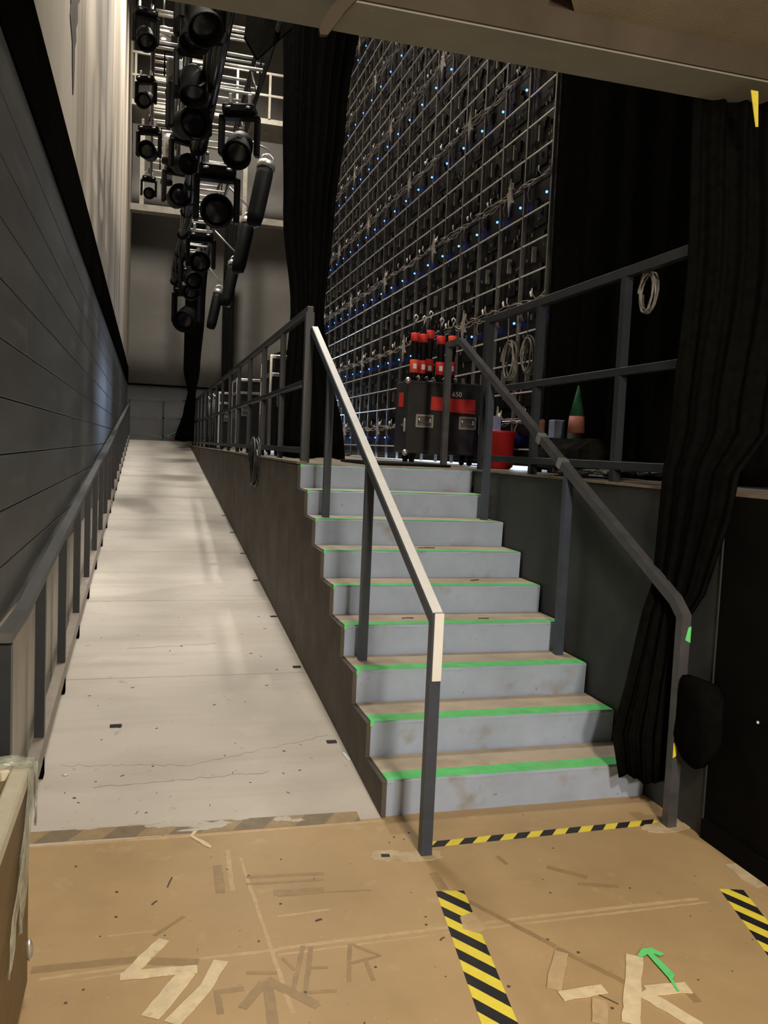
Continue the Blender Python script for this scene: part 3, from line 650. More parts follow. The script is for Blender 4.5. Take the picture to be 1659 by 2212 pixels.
# cable bundle draped over the stage edge
def coil(name, label, c, rx, rz_, turns, r, matn, axis='x', seed=0, tail=None):
    rn = random.Random(seed); b = MB(); pts = []
    for k in range(turns*18+1):
        a = 2*math.pi*k/18; q = 1+.10*math.sin(a*.37+seed)+rn.uniform(-.02, .02)
        u = math.cos(a)*rx*q; v = math.sin(a)*rz_*q; o = (k/18-turns/2)*r*2.0*.7+.008*math.sin(a*1.3)
        pts.append((c[0]+o, c[1]+u, c[2]+v) if axis == 'x' else (c[0]+u, c[1]+o, c[2]+v))
    b.tube(pts, r, 6)
    return tag(b.build(name, matn), label, 'cable')
coil('cable_coil', 'black cable coil hanging over the stage edge beside the ramp', (1.005, 8.12, 1.44), .22, .215, 4, .011, 'cable', seed=1)
coil('cable_coil', 'pale grey cable coil hung on the stair guard rail nearest the video wall', (2.46, 5.52, 2.28), .10, .13, 5, .006, 'cable_grey', seed=2)
coil('cable_coil', 'pale grey cable coil second along the stair guard rail', (2.46, 5.22, 2.29), .09, .12, 5, .006, 'cable_grey', seed=3)
coil('cable_coil', 'black cable coil hung high near the drape end of the guard rail', (2.46, 3.84, 2.48), .07, .10, 4, .006, 'cable_grey', seed=5)
for k, y in enumerate((5.60, 5.44, 5.28, 5.14)):
    tag(MB().tube([(2.47, y, 2.59), (2.475, y+.005, 2.5), (2.47, y-.01, 2.41)], .004, 5).build('hanging_cord', 'cable_grey'), '%s thin cord tying coils to the guard rail, counted from the far end' % ['first', 'second', 'third', 'fourth'][k], 'cord', 'cords on the guard rail')
# clutter on the stage to the right
tub = tag(empty('red_tub', (3.02, 6.72, DECK+.006)), 'red plastic tub on the stage behind the guard rail', 'tub')
MB().lathe([(.11, 0), (.125, .01), (.145, .30), (.155, .305), (.155, .325), (.14, .325)], 20).build('body', 'red_tub', tub)
tub.location = (2.93, 6.72, DECK+.007)
tag(MB().prism([(2.86, 0), (3.03, 0), (3.03, .16), (2.98, .17), (2.86, .165)], 6.92, 7.02, 1).build('plastic_bin', 'blue_plastic'), 'blue grey plastic bin behind the red tub', 'bin').location = (0, 0, DECK+.30)  # block in place of blue white light showing through the gaps
cn = tag(empty('pennant_cone', (2.96, 5.42, DECK+.006)), 'small green pointed cone with salmon base near the black curtain', 'cone')
MB().lathe([(.062, .30), (.054, .42)], 16).build('base_band', 'salmon', cn); MB().lathe([(.054, .421), (.004, .64)], 16).build('cone_top', 'green_cloth', cn)  # colours imitate lit stage glimpsed through the curtain gap
MB().lathe([(.11, .0), (.11, .02), (.066, .03), (.062, .299)], 16).build('foot', 'fix', cn)
for k, (x, y, matn, lab) in enumerate([(2.93, 5.98, 'salmon', 'small salmon box on the stage by the guard rail'), (2.96, 5.72, 'blue_plastic', 'small pale blue box beside the green cone')]):
    t = tag(empty('small_box', (x, y, DECK+.006)), lab, 'box')
    MB().bbox(-.04, .04, -.04, .04, 0, .26, .004).build('stand', 'fix', t); MB().bbox(-.045, .045, -.045, .045, .262, .40, .005).build('carton', matn, t)
# heap of dark cables on the deck
rn = random.Random(5)
for k in range(7):
    cx, cy = rn.uniform(2.6, 2.95), rn.uniform(4.0, 5.2); pts = []
    for j in range(26):
        a = j/25*2*math.pi*1.6; rr = .14+.06*math.sin(a*.7+k); pts.append((cx+rr*math.cos(a+k), cy+rr*1.3*math.sin(a+k), DECK+.018+.006*k+.02*abs(math.sin(a*1.1+k))))
    tag(MB().tube(pts, .009, 6).build('floor_cable', 'cable' if k % 3 else 'cable_grey'), '%s loop in the heap of cables on the stage floor' % ['lowest', 'nearest', 'second', 'middle', 'far', 'upper', 'topmost'][k], 'cable', 'cable heap behind the guard rail')
tag(MB().prism([(2.56, 0), (2.98, 0), (2.96, .14), (2.86, .19), (2.70, .20), (2.60, .13)], 5.05, 5.6, 1).build('covered_bundle', 'drape_edge'), 'low black covered bundle on the stage behind the guard rail', 'bundle').location = (0, -.34, DECK+.055)
# note tape at the stair head
nt_ = tag(empty('note_tape', (0, 0, 0)), 'white note tape with red writing stuck at the stair head', 'tape')
MB().box(1.86, 2.24, 6.02, 6.07, DECK+.0065, DECK+.0075).build('strip', 'white', nt_)
for k, (x, q) in enumerate([(1.90, 1), (1.945, 0), (1.99, 1), (2.05, 0), (2.08, 0), (2.12, 1)]):
    MB().bar([(x, 6.03, DECK+.0082), (x+.012*q, 6.06, DECK+.0082)], .006, .0012, side=(1, 0, 0)).build('pen_stroke', 'red', nt_)
tag(MB().box(1.72, 2.45, 5.975, 5.995, DECK+.0065, DECK+.0075).build('red_tape', 'red'), 'thin red tape line on the deck before the note', 'tape')
tag(MB().bbox(1.62, 2.32, 6.22, 7.1, DECK+.008, DECK+.03, .006).build('cable_mat', 'fix'), 'flat black mat on the deck in front of the flight case', 'mat')
# ------------------------------------------------------------------ crate at lower left
cr = tag(empty('wrapped_crate', (-0.30, 2.49, 0)), 'brown crate with pale edging and torn plastic wrap at the lower left', 'crate')
MB().bbox(-.19, 0, -1.6, 0, .03, .64, .004).build('body', 'crate', cr)
MB().bbox(-.045, .004, -1.6, .004, .64, .685, .006).build('edge_rail', 'crate_edge', cr)
MB().bbox(-.19, -.046, -.05, .004, .64, .683, .006).build('edge_rail', 'crate_edge', cr)
MB().bbox(-.19, -.046, -1.6, -.051, .640, .655, .003).build('lid_panel', 'crate', cr)
MB().bbox(-.105, -.066, -1.6, -.052, .6551, .683, .004).build('lid_rail', 'crate_edge', cr)
for zz in (.09,): MB().lathe([(.001, -.035), (.010, -.02), (.012, 0), (.010, .02), (.001, .035)], 10, M4=Matrix.Translation((.004, -.004, zz+.04))).build('corner_clip', 'bare', cr)
def sheet(name, matn, par, outline, xo, seed):
    """crumpled film: a strip of quads hanging on the crate side; outline = rows of (y0, y1, z)"""
    rn = random.Random(seed); V = []; F = []; n = 7
    for i, (ya, yb2, z) in enumerate(outline):
        for k in range(n):
            V.append((xo+rn.uniform(0, .012), ya+(yb2-ya)*k/(n-1), z+rn.uniform(-.004, .004)))
    for i in range(len(outline)-1):
        for k in range(n-1): a = i*n+k; F.append((a, a+1, a+1+n, a+n))
    o = MB().add(V, F, 0, True).build(name, matn, par)
    md = o.modifiers.new('thickness', 'SOLIDIFY'); md.thickness = .0008
    return o
sheet('plastic_wrap', 'wrap', cr, [(-.08, .0, .69), (-.12, -.01, .64), (-.18, -.04, .57), (-.22, -.07, .52), (-.245, -.10, .47), (-.25, -.13, .42), (-.25, -.16, .38), (-.245, -.19, .34), (-.24, -.215, .31)], .005, 1)
sheet('plastic_wrap', 'wrap', cr, [(-.25, -.18, .53), (-.32, -.22, .48), (-.37, -.26, .43), (-.41, -.31, .39), (-.44, -.37, .36), (-.46, -.42, .33)], .005, 2)
sheet('plastic_wrap', 'wrap', cr, [(-.03, .008, .69), (-.02, .009, .66), (-.014, .008, .60), (-.020, .007, .56), (-.012, .006, .50)], .010, 3)
vv = MB(); rn = random.Random(8); V = []; F = []
for i in range(5):
    for k in range(9): V.append((-.19+.2*k/8, -.06+.02*i, .688+rn.uniform(0, .016)))
F = [(i*9+k, i*9+k+1, i*9+k+10, i*9+k+9) for i in range(4) for k in range(8)]
o = vv.add(V, F, 0, True).build('plastic_wrap', 'wrap', cr); md = o.modifiers.new('thickness', 'SOLIDIFY'); md.thickness = .0008
# ------------------------------------------------------------------ tape and marks on the floor
def ribbon(b, pts, w, z0, z1, mi=0, jag=0, seed=0):
    P = [Vector((p[0], p[1], 0)) for p in pts]; rn = random.Random(seed); V = []
    # subdivide
    Q = []
    for a, c in zip(P[:-1], P[1:]):
        m = max(1, int((c-a).length/.03)) if jag else 1
        for k in range(m): Q.append(a+(c-a)*(k/m))
    Q.append(P[-1])
    for i, p in enumerate(Q):
        t = (Q[min(i+1, len(Q)-1)]-Q[max(i-1, 0)]).normalized(); nn = Vector((-t.y, t.x, 0))
        wl_ = w/2+rn.uniform(-jag, jag); wr = w/2+rn.uniform(-jag, jag)
        V += [(p+nn*wl_).to_tuple()[:2]+(z0,), (p-nn*wr).to_tuple()[:2]+(z0,), (p-nn*wr).to_tuple()[:2]+(z1,), (p+nn*wl_).to_tuple()[:2]+(z1,)]
    F = []
    for i in range(len(Q)-1):
        for k in range(4): a = i*4+k; c = i*4+(k+1) % 4; F.append((a, c, c+4, a+4))
    m = (len(Q)-1)*4; F += [(3, 2, 1, 0), (m, m+1, m+2, m+3)]
    return b.add(V, F, mi)
DARK = [([(0.672, 2.525), (0.624, 2.338)], 0.014), ([(0.677, 2.524), (0.751, 2.444), (0.653, 2.425)], 0.012), ([(0.699, 2.424), (0.698, 2.327)], 0.013), ([(0.546, 2.537), (0.487, 2.32)], 0.015), ([(0.518, 2.428), (0.577, 2.419)], 0.012), ([(0.474, 2.318), (0.58, 2.304)], 0.014), ([(0.521, 2.547), (0.451, 2.327)], 0.014), ([(0.447, 2.495), (0.473, 2.429)], 0.012), ([(0.402, 2.37), (0.51, 2.246)], 0.024), ([(1.153, 2.691), (1.335, 2.373)], 0.02), ([(1.095, 2.909), (1.091, 2.785)], 0.037), ([(1.393, 2.986), (1.405, 2.915)], 0.017), ([(0.486, 2.859), (0.662, 2.853), (0.828, 2.834)], 0.009), ([(1.334, 2.366), (1.461, 2.157)], 0.021), ([(1.554, 2.868), (1.671, 2.76)], 0.027), ([(1.611, 2.724), (1.757, 2.672)], 0.025), ([(1.631, 2.09), (1.63, 2.024)], 0.028), ([(0.391, 3.013), (0.682, 2.986)], 0.02), ([(0.474, 2.885), (0.657, 2.869)], 0.036), ([(0.385, 2.964), (0.672, 2.941)], 0.014), ([(0.292, 3.122), (0.29, 2.921)], 0.034), ([(-0.302, 2.592), (0.004, 2.582)], 0.034), ([(0.027, 2.567), (0.188, 2.528)], 0.036), ([(0.326, 2.444), (0.419, 2.425)], 0.014), ([(0.236, 2.274), (0.232, 2.371), (0.312, 2.372)], 0.02), ([(0.297, 2.286), (0.372, 2.387)], 0.029), ([(0.386, 2.403), (0.508, 2.258)], 0.025), ([(0.385, 2.393), (0.375, 2.202)], 0.032), ([(0.058, 2.699), (0.155, 2.795)], 0.014)]
LIGHT = [([(0.439, 2.547), (1.249, 2.551), (2.008, 2.539)], 0.017), ([(0.434, 2.515), (1.235, 2.519), (2.026, 2.51)], 0.011), ([(-0.273, 2.541), (0.011, 2.549), (0.438, 2.542)], 0.014), ([(-0.174, 2.515), (0.176, 2.528)], 0.010), ([(-0.405, 3.409), (0.222, 3.384), (0.948, 3.38), (1.036, 3.382)], 0.022), ([(0.467, 2.731), (0.65, 2.738)], 0.01), ([(0.343, 3.239), (0.332, 2.927)], 0.018), ([(0.385, 3.166), (0.435, 2.231)], 0.014), ([(-0.089, 2.729), (0.064, 2.726)], 0.008)]
for k, (pts, w_) in enumerate(LIGHT): ribbon(MB(), pts, w_, .0002, .0006+.00003*k, 0, .002, k).build('tape_residue', 'res_light', fl)
for k, (pts, w_) in enumerate(DARK): ribbon(MB(), pts, w_, .0002, .0010+.00001*k, 0, .0015, k+50).build('tape_residue', 'res_dark', fl)
# cement patches
def blob(cx, cy, rx, ry, seed, n=22):
    rn = random.Random(seed); return [(cx+rx*(1+rn.uniform(-.12, .12))*math.cos(2*math.pi*k/n), cy+ry*(1+rn.uniform(-.15, .15))*math.sin(2*math.pi*k/n)) for k in range(n)]
MB().prism(blob(1.075, 3.045, .105, .045, 1), .0002, .0030).build('cement_patch', 'patch', fl)
MB().prism(blob(.955, 3.075, .065, .045, 2), .0002, .0012).build('cement_patch', 'patch', fl)
MB().prism([(.93, 3.065), (.965, 3.06), (.968, 3.085), (.935, 3.09)], .0012, .0016).build('dark_socket', 'tblack', fl)
MB().prism(blob(2.25, 3.09, .12, .045, 3), .0002, .0030).build('cement_patch', 'patch', fl)
MB().prism([(2.284, 2.74), (2.334, 2.743), (2.335, 2.568), (2.285, 2.56), (2.27, 2.63)], .0002, .0030).build('cement_patch', 'patch', fl)
CREAM = [([(0.088, 2.67), (-0.029, 2.496)], .042, 'short cream tape piece slanting near the crate'), ([(-0.043, 2.504), (0.183, 2.494)], .040, 'cream tape piece forming the bar of the zigzag on the floor'), ([(0.153, 2.481), (0.044, 2.299)], .056, 'wide crumpled cream tape slanting down from the zigzag'), ([(0.256, 2.519), (0.206, 2.404), (0.101, 2.262)], .045, 'pale worn tape beside the crumpled zigzag tape'), ([(0.228, 3.424), (0.21, 3.383), (0.28, 3.27)], .017, 'small curled tape scrap at the foot of the ramp'), ([(1.566, 2.27), (1.374, 1.983)], .052, 'long cream tape strip beside the green tape arrow'), ([(1.484, 2.099), (1.561, 1.928)], .046, 'cream tape strip slanting right from the long cream strip'), ([(1.503, 2.105), (1.641, 2.088)], .046, 'short pale tape under the tail of the green arrow'), ([(1.229, 2.136), (1.378, 2.137)], .042, 'torn cream tape piece at the foot of the grey smear'), ([(1.337, 2.335), (1.224, 2.17)], .047, 'dirty grey tape strip left of the long cream strip'), ([(1.337, 2.094), (1.284, 2.003)], .044, 'faint cream tape below the torn piece')]
for k, (pts, w_, lab) in enumerate(CREAM):
    o = ribbon(MB(), pts, w_, .0012, .0024+.0003*k, 0, .003, k+90).build('masking_tape', 'mask' if k not in (9, 10) else 'res_light'); tag(o, lab, 'tape', 'cream tape on the floor')
GA = [(1.573, 2.264), (1.611, 2.295), (1.642, 2.293), (1.668, 2.253), (1.646, 2.246), (1.632, 2.264), (1.634, 2.148), (1.613, 2.131), (1.598, 2.073), (1.591, 2.076), (1.604, 2.139), (1.61, 2.263), (1.582, 2.252)]
tag(MB().prism(GA, .0060, .0068).build('green_tape_arrow', 'green'), 'green tape arrow stuck on the floor at the lower right', 'tape')
def hazard(name, label, A, B, w, period, slant, m1, m2, z0=.0003, z1=.0014, phase=0, skip=()):
    A = Vector((A[0], A[1])); B = Vector((B[0], B[1])); L = (B-A).length; t = (B-A)/L; n = Vector((-t.y, t.x)); b = MB()
    k = 0; half = period/2; s = -slant-period+phase; cuts = []
    while s < L+slant+period:
        cuts.append((s, s+half, k % 2)); s += half; k += 1
    for (s0, s1, mi) in cuts:
        # stripe: parallelogram clipped to [0,L]
        poly = [(s0, -w/2), (s1, -w/2), (s1+slant, w/2), (s0+slant, w/2)]
        for (ax, sg) in ((0.0, 1), (L, -1)):
            out = []
            for i in range(len(poly)):
                p, q = poly[i], poly[(i+1) % len(poly)]; ip = (p[0]-ax)*sg >= 0; iq = (q[0]-ax)*sg >= 0
                if ip: out.append(p)
                if ip != iq: u = (ax-p[0])/(q[0]-p[0]); out.append((ax, p[1]+(q[1]-p[1])*u))
            poly = out
            if len(poly) < 3: break
        if len(poly) < 3: continue
        pl = [A+t*p[0]+n*p[1] for p in poly]
        b.prism([(p.x, p.y) for p in pl], z0, z1, 2, mi)
    return tag(b.build(name, [m1, m2]), label, 'tape', 'hazard tape on the floor')
hazard('hazard_tape', 'yellow and black hazard tape across the foot of the stair', (1.135, 3.13), (2.245, 3.147), .047, .123, .045, 'yellow', 'tblack')
hazard('hazard_tape', 'wide yellow and black hazard tape running towards the viewer', (1.111, 2.771), (0.83, 0.98), .106, .124, .115, 'yellow', 'tblack', phase=.03)
hazard('hazard_tape', 'yellow and black hazard tape at the right edge by the black wall', (2.178, 2.570), (1.90, 1.65), .092, .124, .10, 'yellow', 'tblack', phase=.06)
fz = hazard('hazard_tape', 'worn faded hazard tape across the foot of the ramp', (-.47, 3.485), (.93, 3.445), .088, .26, .06, 'fyellow', 'fblack', z0=.0006, z1=.0018)
fz.rotation_euler = (math.atan(SL), 0, 0); fz.location.z = -SL*D0
for k_, (x_, y_, a_, b_) in enumerate([(.16, 3.50, .11, .022), (.30, 3.47, .08, .03), (.05, 3.525, .07, .012), (.60, 3.475, .04, .02), (.66, 3.455, .03, .014), (.22, 3.445, .07, .010), (.42, 3.50, .03, .008), (-.2, 3.52, .04, .008)]):
    rn_ = random.Random(k_); MB().prism([(x_+a_*(1+rn_.uniform(-.35, .35))*math.cos(2*math.pi*q/17), y_+b_*(1+rn_.uniform(-.4, .4))*math.sin(2*math.pi*q/17)) for q in range(17)], .0012, .0024+.00005*k_).build('worn_patch', 'ramp', fz)
# torn white paper under the wide hazard tape
tag(MB().prism([(1.085, 2.60), (1.14, 2.62), (1.15, 2.52), (1.115, 2.49), (1.07, 2.53)], .0016, .0022).build('torn_backing', 'res_light'), 'torn white backing patch on the wide hazard tape', 'tape')
# dark square patches on the ramp
for k, (x, y, s_) in enumerate([(-.126, 4.525, .03), (.98, 5.341, .026), (.969, 4.192, .026), (.993, 6.502, .026), (.997, 7.669, .026), (.998, 8.83, .026), (.998, 10.0, .026), (.998, 11.17, .026)]):
    MB().prism([(x-s_, y-s_*.7), (x+s_, y-s_*.7), (x+s_, y+s_*.7), (x-s_, y+s_*.7)], ramp_z(y)+.0015, ramp_z(y)+.005).build('dark_socket', 'tblack', ramp)
MB().bar([(1.0, 4.05, ramp_z(4.05)+.004), (1.012, 3.97, ramp_z(3.97)+.004)], .016, .006, side=(1, 0, 0)).build('paper_scrap', 'white', ramp)
MB().lathe([(.001, 0), (.014, .001), (.014, .003), (.001, .004)], 10, M4=Matrix.Translation((-.33, 4.0, ramp_z(4.0)+.002))).build('paper_scrap', 'white', ramp)
# ------------------------------------------------------------------ lighting rig
def truss(name, label, x0, x1, z0, h, ya, yb, step, bar='truss_bar'):
    t = tag(empty(name, (x0, ya, z0)), label, 'truss')
    w_ = x1-x0; L = yb-ya
    for (x, z) in ((0, 0), (w_, 0), (0, h), (w_, h)): MB().tube([(x, 0, z), (x, L, z)], .024, 8).build('chord', 'truss', t)
    rg = MB().tube([(.02, 0, 0), (w_-.02, 0, 0)], .016, 6).mesh('rung', bar)
    sd = MB().tube([(0, 0, 0), (0, step, h)], .010, 6).mesh('diagonal', 'truss')
    sd2 = MB().tube([(0, step, 0), (0, 0, h)], .010, 6).mesh('diagonal', 'truss')
    n = int(L/step)
    for k in range(n+1):
        y = k*step
        ob('rung', rg, t, (0, y, 0)); ob('rung', rg, t, (0, y+step*.5 if k < n else y, h))
        if k < n:
            ob('diagonal', sd if k % 2 else sd2, t, (0, y, 0)); ob('diagonal', sd if k % 2 else sd2, t, (w_, y, 0))
    return t
truss('lighting_truss', 'narrow upper lighting truss running beside the concrete wall', -.03, .27, 5.95, .3, 7.4, 14.8, .37)
truss('lighting_truss', 'wide lower lighting truss running above the ramp edge', .62, 1.03, 5.25, .5, 7.3, 20.4, .60)
truss('lighting_truss', 'short bright truss high above the lower truss', .45, 1.60, 7.3, .5, 9.5, 17.5, .9)
# supply spine: bundle of cables along the lower truss
spine = tag(empty('cable_spine', (.52, 6.9, 5.20)), 'thick black bundle of cables under the lower truss', 'cables')
rn = random.Random(3)
for k in range(9):
    a = k*.7; pts = [(.05*math.cos(a)+.03*math.sin(j*.9+k), j*.78, .05*math.sin(a)+.03*math.cos(j*1.1+k)) for j in range(18)]
    MB().tube(pts, .024, 6).build('cable', 'cable', spine)
for j in range(9): MB().tube([(.0, .9+j*1.5, -.1), (.0, .93+j*1.5, -.1)], .1, 10).build('wrap_band', 'fix', spine).location.z = .1
def moving_head(label, x, y, z, s=1.0, tilt=.5, pan=0.0, hang=None):
    t = tag(empty('moving_light', (x, y, z), pan), label, 'stage light', 'moving lights on the rig'); t.scale = (s, s, s)
    top = .52
    MB().bbox(-.17, .17, -.12, .12, top-.10, top, .02).build('base', 'fix', t)
    for sx in (-1, 1): MB().bbox(sx*.185-.028, sx*.185+.028, -.055, .055, .02, top-.09, .014).build('yoke_arm', 'fix', t)
    MB().bbox(-.21, .21, -.06, .06, top-.13, top-.098, .01).build('yoke_bridge', 'fix', t)
    R = Matrix.Translation((0, 0, .10)) @ Matrix.Rotation(math.pi/2+tilt, 4, 'X')
    hd = MB().lathe([(.03, -.20), (.095, -.19), (.13, -.14), (.14, -.02), (.135, .08), (.15, .15), (.155, .19), (.148, .195), (.135, .185), (.13, .12)], 20, M4=R).build('head', 'fix', t)
    MB().lathe([(.128, .120), (.10, .135), (.05, .145), (.002, .148)], 20, M4=R).build('lens', 'lens', hd)
    for sx in (-.10, .10): MB().bbox(sx-.02, sx+.02, -.03, .03, top-.004, top+.12, .006).build('clamp', 'bare', t)
    for sx in (-1, 1): MB().tube([(sx*.08, -.125, top-.05), (sx*.13, -.125, top-.05)], .012, 6).build('side_handle', 'bare', t)
    if hang: MB().tube([(0, 0, top+.09), (0, 0, top+hang/s)], .018, 6).build('drop_pipe', 'truss', t)
    return t
tag(MB().tube([(.36, 6.2, 6.02), (.36, 14.6, 6.02)], .03, 8).build('lighting_bar', 'truss'), 'single black lighting pipe between the narrow and the lower truss', 'pipe')
# (label, x, y, head height, size, tilt, hung from: n narrow truss, b bar, l lower truss)
ML = [('large stage light nearest the middle of the lower truss', .78, 11.0, 4.62, 1.35, .15, 'l'), ('stage light with wide dark opening left of the cable bundle', .36, 9.5, 5.0, 1.15, .2, 'b'), ('lowest stage light on the concrete wall side', -.06, 12.0, 5.45, .78, .1, 'n'), ('stage light below the end of the narrow truss', .36, 13.0, 5.18, 1.1, .1, 'b'), ('large stage light at the far low end of the rig', .80, 19.4, 4.62, 1.6, .5, 'l'), ('stage light second from the far end of the rig', .78, 17.6, 4.72, 1.1, .3, 'l'), ('stage light hanging highest beside the cable bundle', .34, 7.1, 4.98, .95, .9, 'b'), ('stage light just below the topmost one in the middle column', .34, 8.0, 5.30, .9, 1.2, 'b'), ('stage light at the upper left against the concrete wall', -.10, 9.0, 5.60, .62, .8, 'n'), ('stage light under the narrow truss a third of the way down', -.10, 10.6, 5.60, .60, .5, 'n'), ('stage light in the middle column above the wide dark opening', .36, 8.7, 5.1, .9, 1.1, 'b'), ('stage light behind the wide dark opening', .36, 11.2, 5.1, .85, .2, 'b'), ('stage light below the large middle one', .80, 14.6, 4.68, 1.15, .2, 'l'), ('stage light low on the lower truss past the middle', .74, 16.3, 4.70, 1.1, .35, 'l'), ('stage light above the large middle one', .86, 9.1, 4.75, 1.0, .7, 'l'), ('stage light on the narrow truss between wall and middle column', -.06, 14.3, 5.55, .6, .3, 'n')]
for k, (lab, x, y, hz_, s_, ti, on) in enumerate(ML):
    z = hz_-.10*s_; topz = {'n': 5.926, 'b': 5.99, 'l': 5.226}[on]
    gap = topz-(z+(.52+.121)*s_)
    if gap < 0: z += gap; gap = 0
    moving_head(lab, x, y, z, s_, ti, (-.5+k*.37) % .9-.45, hang=(.12*s_+gap+.01) if gap > .01 else None)
# long black tubes (chain bags) on the outer side of the lower truss
for k, (y, x, z, lab) in enumerate([(10.4, 1.25, 4.62, 'nearest long black tube with silver top beside the lower truss'), (12.4, 1.27, 4.44, 'second long black tube beside the lower truss'), (15.0, 1.33, 4.36, 'third long black tube beside the lower truss'), (17.6, 1.27, 4.30, 'farthest long black tube beside the lower truss')]):
    t = tag(empty('rigging_tube', (x, y, z)), lab, 'tube', 'black tubes on the lower truss'); t.rotation_euler = (-.25, .20, 0)
    MB().lathe([(.03, -.42), (.085, -.40), (.10, -.30), (.105, .25), (.10, .33), (.085, .335)], 14).build('bag', 'fix', t)
    MB().lathe([(.102, .335), (.112, .34), (.112, .42), (.10, .425)], 14).build('silver_collar', 'alu', t)
    MB().tube([(-.09, 0, .42), (-.06, 0, .52), (.0, 0, .56), (.06, 0, .52), (.09, 0, .42)], .012, 6).build('bail', 'bare', t)
    MB().tube([(0, 0, .56), (-.03, .0, .62), tuple(t.rotation_euler.to_matrix().inverted() @ (Vector((1.045, y, 5.245))-t.location))], .014, 6).build('chain', 'bare', t)
# silver cans among the lights
for k, (x, y, z, lab) in enumerate([(.20, 7.8, 5.66, 'pale grey can light highest in the middle column'), (.20, 10.0, 5.66, 'pale grey can light beside the narrow truss'), (.20, 12.4, 5.66, 'small pale can near the lower end of the narrow truss'), (.20, 13.4, 5.66, 'small pale can farther along the narrow truss')]):
    t = tag(empty('can_light', (x, y, z)), lab, 'stage light', 'can lights on the rig')
    MB().lathe([(.05, -.18), (.08, -.17), (.085, .12), (.07, .18), (.03, .20)], 14).build('can', 'led_up' if k < 2 else 'bare', t)
    MB().lathe([(.086, -.20), (.09, -.19), (.09, -.15), (.086, -.14)], 14).build('front_ring', 'fix', t)
    MB().tube([(-.1, 0, 0), (-.1, 0, .26), (.1, 0, .26), (.1, 0, 0)], .01, 6).build('bracket', 'fix', t)
# large black flag panel near the top of the lower truss
tag(MB().prism([(.85, 0), (1.22, -.28), (1.22, -.30), (.92, -.62), (.80, -.45)], 7.65, 7.70, 1).build('black_flag', 'drape'), 'black triangular panel hanging at the top of the lower truss', 'panel').location = (-.06, 0, 5.60)
# work lamps on the high truss
for k, (x, y, z, lab) in enumerate([(.10, 12.2, 7.08, 'bright round work lamp at the top left of the rig'), (.50, 12.6, 7.15, 'second bright work lamp beside the top left one')]):
    t = tag(empty('work_lamp', (x, y, z)), lab, 'lamp', 'work lamps on the rig')
    MB().lathe([(.03, .10), (.07, .09), (.10, -.02), (.105, -.05), (.098, -.05)], 16).build('shade', 'alu', t)
    MB().lathe([(.002, -.055), (.06, -.045), (.085, -.02), (.06, .0), (.002, .01)], 14).build('bulb', 'worklamp', t)
    MB().tube([(0, 0, .1), (0, 0, .6)], .012, 6).build('stem', 'truss', t)
# catwalk at the far wall
cw = tag(empty('catwalk', (-.495, 20.5, 9.3)), 'pale steel catwalk with railing high before the far wall', 'catwalk')
MB().box(0, 5.5, 0, 1.2, -.12, 0).build('walkway', 'catwalk', cw)
for z in (.5, 1.0): MB().box(0, 5.5, -.03, .03, z, z+.05).build('rail', 'catwalk', cw)
for k in range(8): MB().box(.05+k*.76, .10+k*.76, -.025, .025, 0, 1.0).build('post', 'catwalk', cw)
for k in range(5): MB().box(.2+k*1.2, .3+k*1.2, .5, .6, -2.2, -.12).build('hanger', 'catwalk', cw)
MB().box(0, 5.5, .4, .7, -2.35, -2.2).build('lower_beam', 'catwalk', cw)

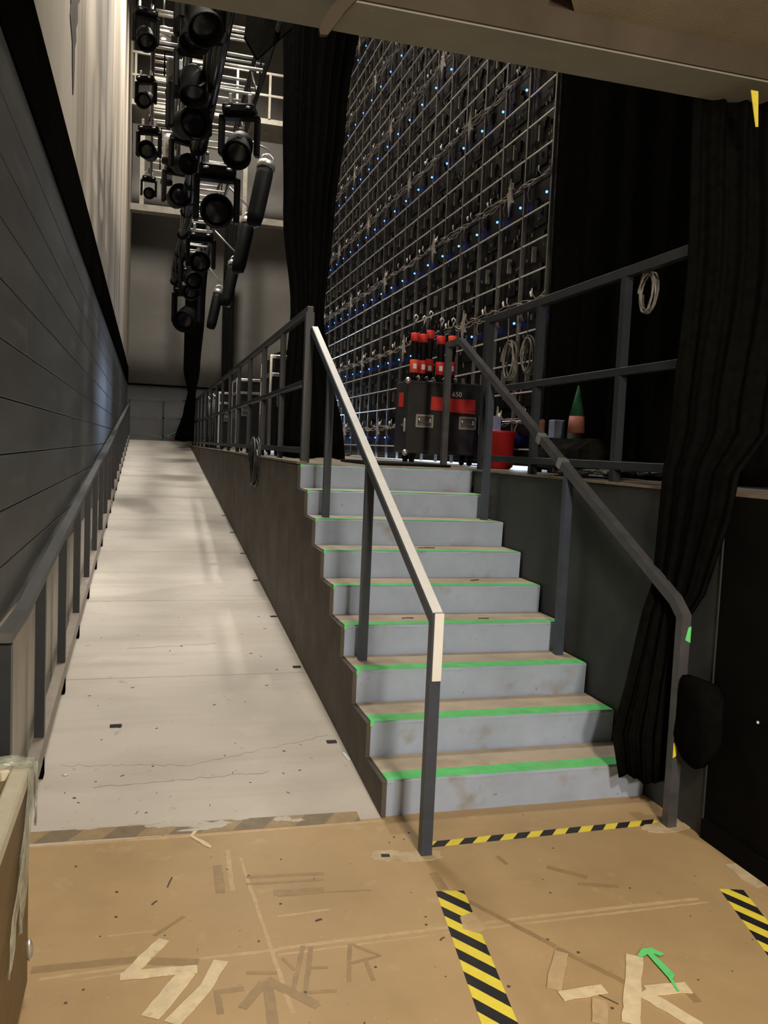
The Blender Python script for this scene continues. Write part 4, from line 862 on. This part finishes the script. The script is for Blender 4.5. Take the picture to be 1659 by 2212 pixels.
# hairline cracks and small litter on ramp and floor
def line_on_ramp(nm, pts, w_, matn):
    b = MB(); V = []; F = []
    for i, (x, y) in enumerate(pts):
        ww = w_*(.5+random.random()); V += [(x, y-ww/2, ramp_z(y-ww/2)+.0008), (x, y+ww/2, ramp_z(y+ww/2)+.0008), (x, y+ww/2, ramp_z(y)+.0002), (x, y-ww/2, ramp_z(y)+.0002)]
    for i in range(len(pts)-1):
        for k in range(4): a = i*4+k; c = i*4+(k+1) % 4; F.append((a, c, c+4, a+4))
    b.add(V, F); return b.build(nm, matn, ramp)
rn = random.Random(22)
for (ya, yb_, xa, xb) in [(4.10, 4.02, -.36, .25), (4.02, 4.28, .25, .97), (3.86, 3.90, -.2, .60), (5.8, 5.86, -.1, .5)]:
    pts = []; n = 22
    for k in range(n+1): t = k/n; pts.append((xa+(xb-xa)*t, ya+(yb_-ya)*t+rn.uniform(-.012, .012)))
    line_on_ramp('hairline_crack', pts, .0022, 'flank')
for k in range(46):
    x, y = rn.uniform(-.36, .95), 3.6+rn.random()**2*5.5; L = rn.uniform(.003, .013); a = rn.uniform(0, 3.14)
    c, q = math.cos(a)*L, math.sin(a)*L; h = rn.uniform(.002, .005)
    MB().prism([(x-c, y-q-h), (x+c, y+q-h), (x+c*.7, y+q+h), (x-c*.8, y-q+h)], ramp_z(y)-.001, ramp_z(y)+.0022).build('grit', 'flank', ramp)
for (x, y, a, L, w_) in [(.115, 3.03, 1.3, .035, .005), (.06, 2.90, .9, .014, .006), (.60, 2.68, .3, .012, .008), (1.36, 2.10, 2.2, .04, .003), (1.33, 2.15, .5, .025, .003), (.98, 2.49, .6, .012, .006)]:
    c, q = math.cos(a)*L, math.sin(a)*L
    ribbon(MB(), [(x-c, y-q), (x, y+.003), (x+c, y+q)], w_, .0003, .0021, 0, .001, int(x*100)).build('litter', 'flank', fl)
for k in range(70):
    x, y = rn.uniform(-.25, 2.25), rn.uniform(2.0, 3.35); q = rn.uniform(.002, .006)
    MB().prism([(x-q, y-q*.6), (x+q*.8, y-q*.8), (x+q, y+q*.5), (x-q*.6, y+q)], .0002, .0016).build('grit', 'flank' if k % 3 else 'res_light', fl)

tag(MB().prism([(.30, LAND+.06), (.33, LAND+.05), (.86, LAND+.27), (.85, LAND+.30)], 23.985, 23.998, 1).build('green_strip', 'green'), 'thin green strip slanting low on the far wall', 'tape')
MB().lathe([(.001, -.004), (.006, -.003), (.006, .003), (.001, .004)], 10, M4=Matrix.Translation((XR+.0105, 2.70, .60)) @ Matrix.Rotation(math.pi/2, 4, 'Y')).build('screw_head', 'white', bpy.data.objects['wall_right'])
